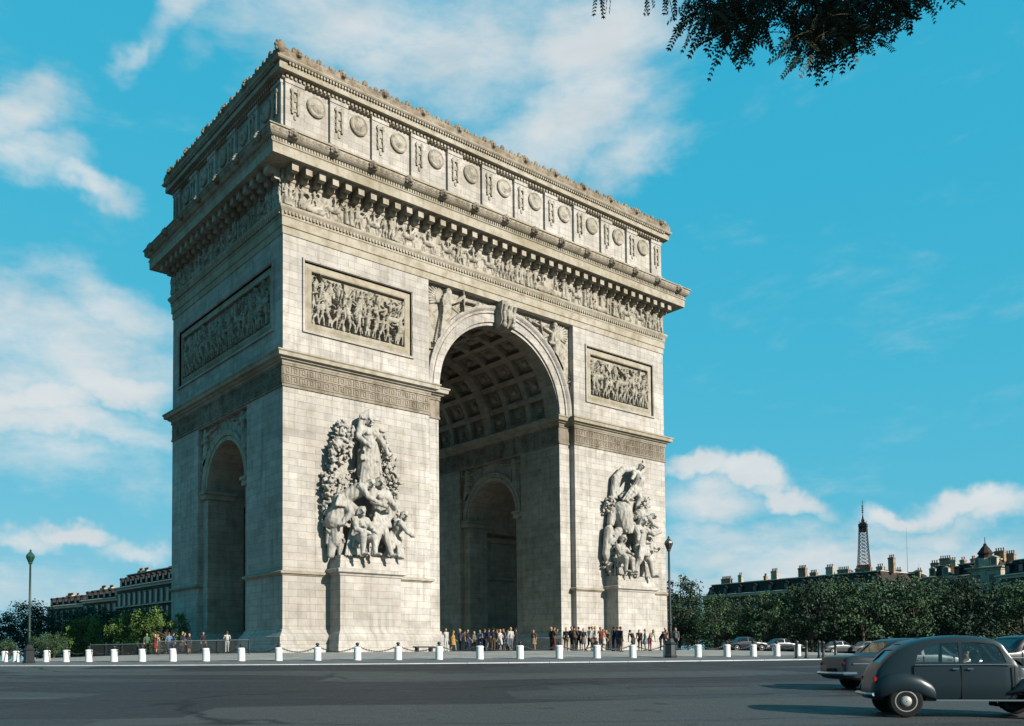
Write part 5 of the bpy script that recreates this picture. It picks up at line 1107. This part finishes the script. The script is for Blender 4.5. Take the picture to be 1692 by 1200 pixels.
def plat(z, w, h): q = MB(); q.box(-w, w, -w, w, z, z+h*.35); q.box(-w*.93, w*.93, -w*.93, w*.93, z+h*.35, z+h*.8); q.box(-w, w, -w, w, z+h*.8, z+h); return q
for z, w, h in ((57, 38, 5), (115, 22, 5), (195, 10.8, 3.5)): plat(z, w, h).build('platform', M['towiron'], tw)
q = plat(274, 7.8, 5); q.box(-6.2, 6.2, -6.2, 6.2, 264, 274); q.box(-5.2, 5.2, -5.2, 5.2, 279, 282); q.box(-2.6, 2.6, -2.6, 2.6, 282, 288); q.lathe([(2.2, 288), (1.6, 292), (.9, 296), (.7, 299)], n=8)
for k in range(8):
    a_ = k*math.pi/4; st(q, (7*math.cos(a_), 7*math.sin(a_), 279), (7.2*math.cos(a_), 7.2*math.sin(a_), 285), .25)
q.build('top_cabin', M['towiron'], tw)
q = MB(); st(q, (0, 0, 298), (0, 0, 326), .6)
for z in (302, 306, 310, 314): q.box(-1.6, 1.6, -1.6, 1.6, z, z+1.6)
q.build('antenna', M['towiron'], tw)
# ---------------------------------------------------------------- cars
def paint(name, c, rough=.3): return mat(name, c, rough, .0, .22)
M['tyre'] = mat('tyre_rubber', (.012, .012, .012), .85); M['chrome'] = mat('chrome', (.38, .39, .40), .22, .9); M['rim'] = mat('pale_wheel_rim', (.24, .24, .22), .45, .3)
M['seat'] = mat('seat_cloth', (.05, .05, .055), .9); M['rubber'] = mat('black_seams', (.01, .01, .01), .7); M['redlamp'] = mat('red_lamp_glass', (.25, .01, .008), .25); M['cabin'] = mat('cabin_lining', (.03, .03, .032), .9)
def glass_build(T, b):
    tr = T.add('ShaderNodeBsdfTransparent'); tr.inputs[0].default_value = (.72, .8, .8, 1); gl = T.add('ShaderNodeBsdfGlossy'); gl.inputs['Roughness'].default_value = .03
    fz = T.add('ShaderNodeFresnel'); fz.inputs[0].default_value = 1.5
    mx = T.add('ShaderNodeMixShader'); T.link(T.math('ADD', T.math('MULTIPLY', fz.outputs[0], .9), .05), mx.inputs[0]); T.link(tr.outputs[0], mx.inputs[1]); T.link(gl.outputs[0], mx.inputs[2])
    T.link(mx.outputs[0], T.n['Material Output'].inputs[0])
M['glass'] = mat('car_glass', build=glass_build)
def loft(secs, n=9, shrink=0.0):
    """secs: (x, zb, zbelt, ztop, wlow, wtop) -> closed rounded shell"""
    b = MB(); rings = []
    for (x, zb, zm, zt, wl, wt) in secs:
        s = shrink; zb, zm, zt, wl, wt = zb+s, zm, max(zt-s, zb+s+.02), wl-s, max(wt-s, .05)
        half = [(wl*.90, zb), (wl*.985, zb+(zm-zb)*.12), (wl*1.0, zb+(zm-zb)*.5), (wl*.985, zm-.02)]
        for k in range(1, n): 
            a = k/n; ang = a*math.pi/2
            half.append((wl*.985+(wt-wl*.985)*a if a < .6 else (wl*.985+(wt-wl*.985)*.6)*math.cos((a-.6)/.4*math.pi/2)**.55, zm+(zt-zm)*(a/.6*.86 if a < .6 else .86+.14*math.sin((a-.6)/.4*math.pi/2))))
        half.append((0.0, zt)); ring = [(x, -y, z) for y, z in half]+[(x, y, z) for y, z in half[-2::-1]]; rings.append(ring)
    q = len(rings[0]); vs = [p for r in rings for p in r]
    fs = [(i*q+j, i*q+j+1, (i+1)*q+j+1, (i+1)*q+j) for i in range(len(rings)-1) for j in range(q-1)]+[(i*q+q-1, i*q, (i+1)*q, (i+1)*q+q-1) for i in range(len(rings)-1)]
    fs += [tuple(range(q))[::-1], tuple((len(rings)-1)*q+j for j in range(q))]; b.add(vs, fs); return b
def densify(secs, m=4):
    out = []; n = len(secs)
    for i in range(n-1):
        p0, p1, p2, p3 = [np.array(secs[max(0, min(n-1, j))], float) for j in (i-1, i, i+1, i+2)]
        for k in range(m):
            t = k/m; out.append(tuple(.5*((2*p1)+(-p0+p2)*t+(2*p0-5*p1+4*p2-p3)*t*t+(-p0+3*p1-3*p2+p3)*t**3)))
    return out+[secs[-1]]
def wheel(b_parent, x, y, r, w, rimr=.55, inset=0):
    s = 1 if y > 0 else -1; n = 28; prof = [(r*.62, -w/2), (r*.9, -w/2), (r, -w*.38), (r, w*.38), (r*.9, w/2), (r*.62, w/2)]
    b = MB(); vs = [(x+rr*math.cos(2*math.pi*j/n), y+d*s, r+rr*math.sin(2*math.pi*j/n)) for rr, d in prof for j in range(n)]
    b.add(vs, [(i*n+j, i*n+(j+1) % n, (i+1)*n+(j+1) % n, (i+1)*n+j) for i in range(5) for j in range(n)]+[tuple(range(n)), tuple(5*n+j for j in range(n))]); t = b.build('wheel', M['tyre'], b_parent, smooth=False)
    pr = [(r*.66, w*.50), (r*.62, w*.53), (r*.52, w*.40), (r*.36, w*.42), (r*.30, w*.60), (r*.22, w*.70), (.01, w*.72)]
    b = MB(); vs = [(x+rr*math.cos(2*math.pi*j/n), y+d*s, r+rr*math.sin(2*math.pi*j/n)) for rr, d in pr for j in range(n)]
    b.add(vs, [(i*n+j, i*n+(j+1) % n, (i+1)*n+(j+1) % n, (i+1)*n+j) for i in range(6) for j in range(n)]); b.build('rim', M['rim'], t, smooth=True)
def car(name, label, u, D, rz, secs, wins, front, rear, wheels, wr, pm_, hubs, tread, fenders=(), extra=None, group=None, heavy=True):
    p = bearing(u, D); t = thing(name, label, 'car', (p.x, p.y, gz(*p)+.005), rz, group); ds = densify(secs, 5 if heavy else 3)
    outer = loft(ds); cut = []
    inner = [s_ for s_ in densify(secs, 3) if hubs[0]+.25 < s_[0] < hubs[1]-.42]; cut.append(loft(inner, shrink=.05))
    for poly in wins:                       # window openings through both sides
        cut.append(MB().prism(poly, -1.2, 1.2, lambda a_, z, w: (a_, w, z)))
    def slot(x0, z0, x1, z1, w):            # windscreen / rear window opening
        d = Vector((x1-x0, 0, z1-z0)); nrm = Vector((-d.z, 0, d.x)).normalized()*.16; c_ = Vector(((x0+x1)/2, 0, (z0+z1)/2)); q = MB().obox(c_, d/2, Vector((0, w, 0)), nrm); return q
    for s_ in (front, rear):
        if s_: cut.append(slot(*s_))
    for x in hubs:                          # wheel wells
        for sgn in (-1, 1): cut.append(MB().prism([(x+(wr+.07)*math.cos(2*math.pi*k/24), wr+(wr+.07)*math.sin(2*math.pi*k/24)) for k in range(24)], sgn*(tread-.26), sgn*(tread+.5), lambda a_, z, w: (a_, w, z)))
    me = boolean(outer, cut); me.materials.clear(); me.materials.append(pm_)
    for q in me.polygons: q.use_smooth = True
    body = link('body', me, t)
    try:
        me.shade_auto_smooth = True
    except Exception: pass
    bm = bmesh.new(); bm.from_mesh(me)
    for e in bm.edges:
        if len(e.link_faces) == 2 and e.calc_face_angle(0) > .55: e.smooth = False
    bm.to_mesh(me); bm.free()
    def yw(x, z):      # half width of the shell at a point
        s_ = min(ds, key=lambda q: abs(q[0]-x)); zm, zt, wl, wt = s_[2], s_[3], s_[4], s_[5]
        if z <= zm: return wl
        a_ = min(1, (z-zm)/max(.01, zt-zm)/.86*.6); return wl*.985+(wt-wl*.985)*a_
    for poly in wins:
        for sgn in (-1, 1):
            b = MB(); vs = [(x, sgn*(yw(x, z)-.02), z) for x, z in poly]; b.add(vs, [tuple(range(len(vs)))]); b.build('window', M['glass'], t, recalc=False)
    for s_, nm in ((front, 'windscreen'), (rear, 'rear_window')):
        if s_:
            x0, z0, x1, z1, w = s_; d = Vector((x1-x0, 0, z1-z0)); MB().obox(((x0+x1)/2, 0, (z0+z1)/2), d*.52, (0, w*1.03, 0), Vector((-d.z, 0, d.x)).normalized()*.006).build(nm, M['glass'], t)
    for x in hubs:
        for sgn in (-1, 1): wheel(t, x, sgn*tread, wr, .15)
    for (nm, fn) in fenders: fn(t, nm)
    # seats and wheel
    if heavy:
        for x in (hubs[1]-1.15, hubs[1]-1.95):
            for sgn in (-.3, .3): b = MB(); b.box(x-.25, x+.25, sgn-.24, sgn+.24, .34, .5); b.prism([(x-.25, .45), (x-.12, .45), (x-.26, 1.0), (x-.36, 1.0)], sgn-.22, sgn+.22, lambda a_, z, w: (a_, w, z)); b.build('seat', M['seat'], t)
        n = 16; cx_ = hubs[1]-.72; b = MB(); b.tube([(cx_+.16*math.cos(6.283*k/n)*.5, -.0+.30+.17*math.sin(6.283*k/n), .92+.16*math.cos(6.283*k/n)) for k in range(n+1)], .012, 5, False); b.build('steering_wheel', M['rubber'], t)
    return t, yw
def smooth_fender(pts, n=14):
    return None
# ---- small rounded car with canvas roof, half out of the frame on the right
S2 = [(-1.62, .40, .50, .56, .40, .34), (-1.57, .34, .62, .76, .52, .44), (-1.47, .32, .74, .98, .57, .48), (-1.28, .31, .86, 1.22, .60, .50), (-1.0, .31, .95, 1.42, .62, .52), (-.6, .31, .98, 1.54, .63, .53), (-.1, .31, .99, 1.59, .635, .535), (.35, .31, .99, 1.565, .63, .53), (.66, .31, .98, 1.49, .62, .52), (.80, .31, .98, 1.32, .61, .53), (.97, .31, .975, 1.05, .58, .54), (1.1, .33, .93, .99, .52, .44), (1.5, .35, .82, .90, .42, .32), (1.85, .38, .70, .79, .38, .28), (1.97, .42, .56, .62, .34, .24)]
def arcwin(x0, x1, zb, zt0, zt1, n=6): return [(x0, zb), (x1, zb)]+[(x1+(x0-x1)*k/n, zt1+(zt0-zt1)*k/n+.03*math.sin(math.pi*k/n)) for k in range(n+1)]
w2 = [arcwin(-.80, -.06, 1.05, 1.30, 1.43), [(.0, 1.05), (.78, 1.05), (.66, 1.34), (.56, 1.41), (.3, 1.44), (.0, 1.44)]]
w2[0] = [(-.84, 1.05), (-.06, 1.05), (-.06, 1.44), (-.4, 1.42), (-.66, 1.33), (-.80, 1.2)]
pC = paint('slate_green_paint', (.010, .018, .022), .32)
def f2(t, nm):
    for sgn in (-1, 1):
        # front wing: teardrop pod over the wheel ; rear wing: round skirt
        b = MB(); secs = [(.72, .02, .50), (.85, .10, .56), (1.05, .15, .74), (1.35, .17, .82), (1.62, .165, .76), (1.80, .13, .60), (1.90, .05, .46)]; rings = []
        for x, w, zt in secs:
            rings.append([(x, sgn*(.46+w*2.0*max(0, math.sin(a))**.6*.5+.0), .34+(zt-.34)*(1-math.cos(a))/2*1.0) if False else (x, sgn*(.42+(.16+w)*math.sin(a)), zt-(zt-.42)*(1-math.cos(a))/2) for a in [math.pi*k/10 for k in range(11)]])
        q = 11; b.add([p_ for r in rings for p_ in r], [(i*q+j, i*q+j+1, (i+1)*q+j+1, (i+1)*q+j) for i in range(len(rings)-1) for j in range(q-1)]); o = b.build('front_wing', pC, t, smooth=True)
        b = MB(); rings = []
        for x, w, zt, zb in [(-1.58, .02, .60, .40), (-1.49, .08, .74, .36), (-1.32, .115, .84, .42), (-1.05, .125, .87, .46), (-.78, .11, .80, .42), (-.58, .06, .66, .36), (-.46, .01, .52, .34)]:
            rings.append([(x, sgn*(.60+w*math.sin(a)), zt-(zt-zb)*(1-math.cos(a))/2) for a in [math.pi*k/10 for k in range(11)]])
        b.add([p_ for r in rings for p_ in r], [(i*q+j, i*q+j+1, (i+1)*q+j+1, (i+1)*q+j) for i in range(len(rings)-1) for j in range(q-1)]); b.build('rear_wing', pC, t, smooth=True)
        b = MB(); b.box(-.50, 1.05, sgn*.632, sgn*.655, .315, .345) if sgn > 0 else b.box(-.50, 1.05, -.655, -.632, .315, .345); b.build('sill_strip', M['chrome'], t)
        y = sgn*.637
        for x0, z0, z1 in ((-.88, .36, .98), (-.03, .33, 1.46), (.90, .36, .98)): b = MB(); b.box(x0-.006, x0+.006, min(y, y*.97), max(y, y*.97)+.0, z0, min(z1, 1.0)); b.build('door_seam', M['rubber'], t)
        b = MB(); b.tube([(-.86, sgn*.640, 1.015), (.86, sgn*.640, 1.015)], .010, 5); b.build('window_rail', M['chrome'], t)
        for x in (-.14, .12): b = MB(); b.tube([(x-.05, sgn*.65, .93), (x+.05, sgn*.66, .93)], .014, 6); b.build('door_handle', M['chrome'], t)
        b = MB(); b.lathe([(.02, 0), (.09, .03), (.105, .09), (.10, .12)], n=14); me = b.mesh('headlight'); me.transform(Matrix.Translation((1.62, sgn*.47, .92)) @ Matrix.Rotation(R_(90), 4, 'Y')); me.materials.append(M['chrome']); link('headlight', me, t)
        b = MB(); b.box(-1.585, -1.545, sgn*.5-.05, sgn*.5+.05, .66, .78); b.build('tail_light', M['redlamp'], t)
    b = MB(); b.tube([(-1.62, -.60, .44), (-1.70, -.4, .44), (-1.70, .4, .44), (-1.62, .60, .44)], .035, 6); b.build('rear_bumper', M['chrome'], t)
    b = MB(); b.tube([(2.0, -.62, .46), (2.09, -.4, .46), (2.09, .4, .46), (2.0, .62, .46)], .035, 6); b.build('front_bumper', M['chrome'], t)
    b = MB(); n = 12     # canvas roof with seams
    for k in range(5): x = -1.0+k*.36; zz = np.interp(x, [s_[0] for s_ in S2], [s_[3] for s_ in S2]); b.tube([(x, y_, zz-.014-.10*abs(y_/.5)**3+.012) for y_ in np.linspace(-.42, .42, 9)], .012, 4)
    b.build('canvas_roof_seams', M['rubber'], t)
u0, D0 = 1570, 17.8
HD = YAW_ = math.atan2(cR.y, cR.x)
t2, yw2 = car('small_car', 'small dark green rounded car with canvas roof and white hubcaps, cut by the right edge', u0, D0, HD-R_(11), S2, w2, (.70, 1.43, .95, 1.08, .46), (-1.40, 1.06, -1.15, 1.30, .30), None, .31, pC, (-1.05, 1.35), .60, [('x', f2)])
# driver, seated
sitp = dict(hip=(0, 0, .30), chest=(0, .02, .47), neck=(0, .0, .60), head=(0, -.03, .69), shl=(-.105, .0, .565), shr=(.105, .0, .565), ell=(-.15, -.10, .45), hal=(-.08, -.24, .50), elr=(.15, -.10, .45), har=(.08, -.24, .50), hjl=(-.05, 0, .29), hjr=(.05, 0, .29), knl=(-.07, -.24, .33), ftl=(-.07, -.33, .11), knr=(.07, -.24, .33), ftr=(.07, -.33, .11))
sm, shh = body_mesh(sitp, False, 1.66, 1)
def driver(t, x, y, z, label, top, far=False):
    o = bpy.data.objects.new('person', sm.copy()); COL.objects.link(o); o.data.materials[1] = pm(top); o.data.materials[2] = pm(BLK)
    w = Matrix.Translation(t.location) @ Matrix.Rotation(t.rotation_euler[2], 4, 'Z'); q = w @ Vector((x, y, z)); o.location = q; o.rotation_euler = (0, 0, t.rotation_euler[2]+R_(90)); tag(o, label, 'person')
    h = bpy.data.objects.new('hair', shh.copy()); COL.objects.link(h); h.parent = o; h.data.materials.append(HAIRS[1])
driver(t2, .30, .30, .04, 'driver in a white shirt at the wheel of the small green car', WH)
driver(t2, .28, -.30, .02, 'passenger in a pale blouse leaning in the front seat of the small car', CRM)
# ---- saloon builder
def saloon(name, label, u, D, rz, pmt, L=4.4, W_=.80, H=1.45, fins=0.0, group=None, heavy=True):
    k = L/4.4; h = H/1.45; X = lambda a: a*k; Z = lambda a: a*h; w = W_
    S = [(-2.20, .42, .62, .74, w*.86, w*.7), (-2.12, .34, .76, .90+fins, w*.92, w*.8), (-1.8, .28, .86, .95+fins, w*.97, w*.86), (-1.35, .27, .88, .97, w, w*.86), (-1.15, .27, .89, 1.06, w, w*.80), (-.85, .27, .89, 1.33, w, w*.70), (-.55, .27, .90, 1.43, w, w*.68), (0, .27, .90, 1.45, w, w*.68), (.35, .27, .90, 1.40, w, w*.68), (.60, .27, .90, 1.22, w, w*.73), (.85, .27, .90, .99, w, w*.82), (1.2, .28, .86, .94, w*.98, w*.8), (1.8, .32, .80, .88, w*.95, w*.72), (2.12, .38, .72, .80, w*.9, w*.66), (2.20, .44, .60, .68, w*.85, w*.6)]
    S = [(X(a), Z(b_), Z(c_), Z(d), e, f) for a, b_, c_, d, e, f in S]
    wn = [[(X(-.98), Z(.97)), (X(-.10), Z(.97)), (X(-.10), Z(1.33)), (X(-.55), Z(1.32)), (X(-.80), Z(1.22))], [(X(-.02), Z(.97)), (X(.68), Z(.97)), (X(.42), Z(1.29)), (X(.30), Z(1.33)), (X(-.02), Z(1.33))]]
    def ff(t, nm):
        for sgn in (-1, 1):
            b = MB(); y = sgn*(w+.004)
            for x in (-1.0, -.06, .78): b.box(X(x)-.007, X(x)+.007, min(y, y-sgn*.03), max(y, y-sgn*.03), Z(.36), Z(.93))
            b.build('door_seam', M['rubber'], t)
            b = MB(); b.tube([(X(-2.0), sgn*w*.97, Z(.74)), (X(-1.2), y, Z(.74)), (X(1.2), y, Z(.74)), (X(2.0), sgn*w*.93, Z(.72))], .014, 5); b.build('side_trim', M['chrome'], t)
            for x in (-.32, .62): b = MB(); b.tube([(X(x), y, Z(.84)), (X(x)+.13, y+sgn*.02, Z(.84))], .014, 5); b.build('door_handle', M['chrome'], t)
            b = MB(); b.blob((X(-2.17), sgn*w*.74, Z(.74)), .06, .11, .07); b.build('tail_light', M['redlamp'], t)
            b = MB(); b.blob((X(2.15), sgn*w*.70, Z(.66)), .07, .10, .10); b.build('headlight', M['chrome'], t)
        for x, nmn in ((-2.26, 'rear_bumper'), (2.27, 'front_bumper')):
            b = MB(); s_ = 1 if x > 0 else -1; b.tube([(X(x)-s_*.35, -w*1.0, Z(.47)), (X(x)-s_*.05, -w*.92, Z(.47)), (X(x), 0, Z(.47)), (X(x)-s_*.05, w*.92, Z(.47)), (X(x)-s_*.35, w*1.0, Z(.47))], .055, 8); b.build(nmn, M['chrome'], t)
        b = MB(); b.box(X(-2.23), X(-2.20), -.26, .26, Z(.50), Z(.61)); b.build('number_plate', M['rubber'], t)
        b = MB(); b.box(X(2.20), X(2.23), -.42, .42, Z(.50), Z(.66)); b.build('grille', M['chrome'], t)
    return car(name, label, u, D, rz, S, wn, (X(.48), Z(1.35), X(.84), Z(1.0), w*.62), (X(-1.14), Z(1.03), X(-.80), Z(1.34), w*.58), None, .32, pmt, (X(-1.32), X(1.38)), w-.11, [('x', ff)], None, group, heavy)
t3, _ = saloon('saloon_car', 'grey blue saloon with chrome bumper just behind the small green car', 1500, 25.6, HD+R_(4), paint('grey_blue_paint', (.014, .02, .024), .28), 4.6, .84, 1.46, .03)
driver(t3, .15, .32, .02, 'driver of the grey blue saloon', BRN)
t4, _ = saloon('saloon_car', 'black saloon with pale roof edge beyond the small green car, cut by the right edge', 1700, 30.0, HD+R_(10), paint('black_paint', (.006, .007, .009), .25), 4.7, .86, 1.52)
driver(t4, .15, .32, .02, 'driver of the black saloon at the right edge', GRY)
# parked cars under the trees
cols = [((.010, .020, .034), 'blue'), ((.005, .006, .008), 'black'), ((.026, .03, .03), 'grey'), ((.007, .011, .018), 'navy'), ((.05, .045, .038), 'beige')]
pk = [(1231, 88, 3, 'first past the black lamp post'), (1290, 90, 1, 'above the fourth bollard right of the lamp post'), (1385, 92, 2, 'behind the rightmost dark post'), (1432, 92, 4, 'above the roof line of the grey blue saloon')]
for i, (u, D, ci, w) in enumerate(pk):
    saloon('parked_car', '%s parked car under the trees, %s' % (cols[ci][1], w), u, D, HD+R_(8+3*(i % 3)), paint('parked_paint_%s' % cols[ci][1], cols[ci][0], .25), 4.2, .78, 1.42, 0, 'cars parked under the trees on the right', False)

# ---------------------------------------------------------------- tree overhanging the top right corner
FAR = .64
def atp(u, v, D):
    d = _f + cR*((u-CX)/F_PX) - cU*((v-CY)/F_PX); return Vector(CAM)+d*D*FAR
tp = Vector(CAM)+Vector((_r.x, _r.y, 0))*7.5+Vector((_f.x, _f.y, 0)).normalized()*2.0; gzz = gz(tp.x, tp.y)
ot = thing('tree', 'near tree reaching dark feathery leaves into the top right of the sky', 'tree', (tp.x, tp.y, gzz)); g = random.Random(77)
tw_ = MB(); lv_ = MB(); O = Vector((tp.x, tp.y, gzz)); hub = tp+Vector((0, 0, 7.0))
trk = MB(); trk.tube([tp+Vector((0, 0, gzz-.1)), tp+Vector((.05, 0, 1)), tp+Vector((0, .1, 3.8)), hub], [.30, .24, .20, .15], 12)
def limb(p0, p1, r0, r1, sag=.15, n=6, mb=None):
    p0, p1 = Vector(p0), Vector(p1); pts = [p0.lerp(p1, k/n)+Vector((g.uniform(-.05, .05), g.uniform(-.05, .05), sag*math.sin(math.pi*k/n))) for k in range(n+1)]
    pts[0] = p0; pts[-1] = p1; (mb or tw_).tube(pts, [r0+(r1-r0)*k/n for k in range(n+1)], 6); return pts
def pinnate(p, d, L, np_=9):
    d = d.normalized(); side = d.cross(Vector((g.gauss(0, .5), g.gauss(0, .5), 1))).normalized(); nrm = side.cross(d); pts = []
    for k in range(6): t = k/5; pts.append(p+d*L*t+Vector((0, 0, -.35*L*t*t)))
    tw_.tube(pts, [.0022, .002, .002, .0015, .001, .001], 3, False)
    for k in range(np_):
        t = .12+.85*k/(np_-1); c = p+d*L*t+Vector((0, 0, -.35*L*t*t)); ll = L*.21*(1-.35*abs(t-.45))
        for s in ((-1, 1) if k < np_-1 else (-1, 1, 0)):
            q = (side*s*.9+d*(.45 if s else 1.0)+Vector((0, 0, -.35))+nrm*g.uniform(-.2, .2)).normalized(); w = q.cross(nrm).normalized()*ll*.24
            lv_.add([c, c+q*ll*.45+w, c+q*ll, c+q*ll*.45-w], [(0, 1, 2, 3)])
KD = 1.3
regs = [(1195, 20, 48, 42, 70), (1240, 40, 45, 40, 60), (1170, 45, 25, 25, 22), (1215, 75, 40, 22, 26), (1280, 15, 35, 30, 30), (1345, 30, 45, 36, 70), (1400, 25, 45, 34, 60), (1345, 85, 34, 32, 50), (1320, 75, 22, 25, 22), (1450, 20, 40, 30, 46), (1415, 65, 42, 24, 34), (1500, 14, 34, 22, 26), (1535, 6, 22, 14, 12), (1375, 60, 40, 28, 34), (1465, 50, 26, 18, 14), (1345, 112, 18, 12, 8)]
limbs = [limb(hub, atp(1330, -160, 7.6), .09, .05, .3, 8), limb(atp(1330, -160, 7.6), atp(1215, 20, 8.6), .04, .012), limb(atp(1330, -160, 7.6), atp(1365, 55, 8.2), .04, .012), limb(atp(1365, -60, 8.0), atp(1480, 15, 8.5), .026, .008), limb(atp(1330, -160, 7.6), atp(1090, -40, 8.8), .03, .008)]
for (u, v, su, sv, n) in regs:
    anc = atp(u, v-30, 8.4); limb(atp(u+g.uniform(-30, 30), -60, 8.3), anc, .010, .004)
    for _ in range(int(n*KD)):
        p = atp(u+g.gauss(0, su*.55), v-24+g.gauss(0, sv*.5), g.uniform(7.7, 9.2)); a = g.uniform(0, 6.28)
        if g.random() < .3: tw_.tube([anc, (anc+p)/2+Vector((0, 0, .04)), p], [.004, .003, .002], 4, False)
        pinnate(p, Vector((math.cos(a)*.8, math.sin(a)*.8, g.uniform(-.9, .1))), g.uniform(.10, .17), g.choice((7, 9, 9, 11)))
for (u, v, n) in [(990, -22, 3), (1070, -26, 4), (1100, -24, 5), (1115, -20, 3), (1010, -30, 2)]:
    for _ in range(n): pinnate(atp(u+g.uniform(-6, 6), v, 8.8), Vector((g.uniform(-.4, .4), g.uniform(-.4, .4), -1)), .13, 9)
n = tries = 0
while n < 260 and tries < 20000:
    tries += 1           # unseen leaf sprays added above and sunward to shade the visible branch
    u, v = g.uniform(1130, 1600), g.uniform(-60, 60); p = atp(u, v, 8.4)+sdir*g.uniform(.3, 2.4)+Vector((g.gauss(0, .3), g.gauss(0, .3), g.gauss(0, .2)))
    d = p-Vector(CAM); z = d.dot(_f); vv = CY-F_PX*d.dot(cU)/max(z, .01); uu = CX+F_PX*d.dot(cR)/max(z, .01)
    if z < 1.2 or (vv > -420 and -500 < uu < 2300): continue
    n += 1; a = g.uniform(0, 6.28); q = Vector((math.cos(a), math.sin(a), g.uniform(-.5, .4))).normalized(); s = q.cross(Vector((0, 0, 1))).normalized(); L = g.uniform(.2, .32)
    for k in range(5):
        c_ = p+q*L*k/5
        for sg in (-1, 1): e = (s*sg+q*.3).normalized(); w = q*.06; lv_.add([c_, c_+e*.1+w, c_+e*.2, c_+e*.1-w], [(0, 1, 2, 3)])
for mb in (tw_, lv_, trk): mb.v = [tuple(Vector(p_)-O) for p_ in mb.v]
trk.build('trunk', M['bark'], ot, smooth=True); tw_.build('branches', M['bark'], ot, recalc=False)
M['robinia'] = leaf_mat('feathery_shaded_leaves', (.010, .014, .008), (.018, .026, .010), (.03, .04, .014)); lv_.build('crown', M['robinia'], ot, recalc=False)  # near-black leaf tone stands in for the crown's shade
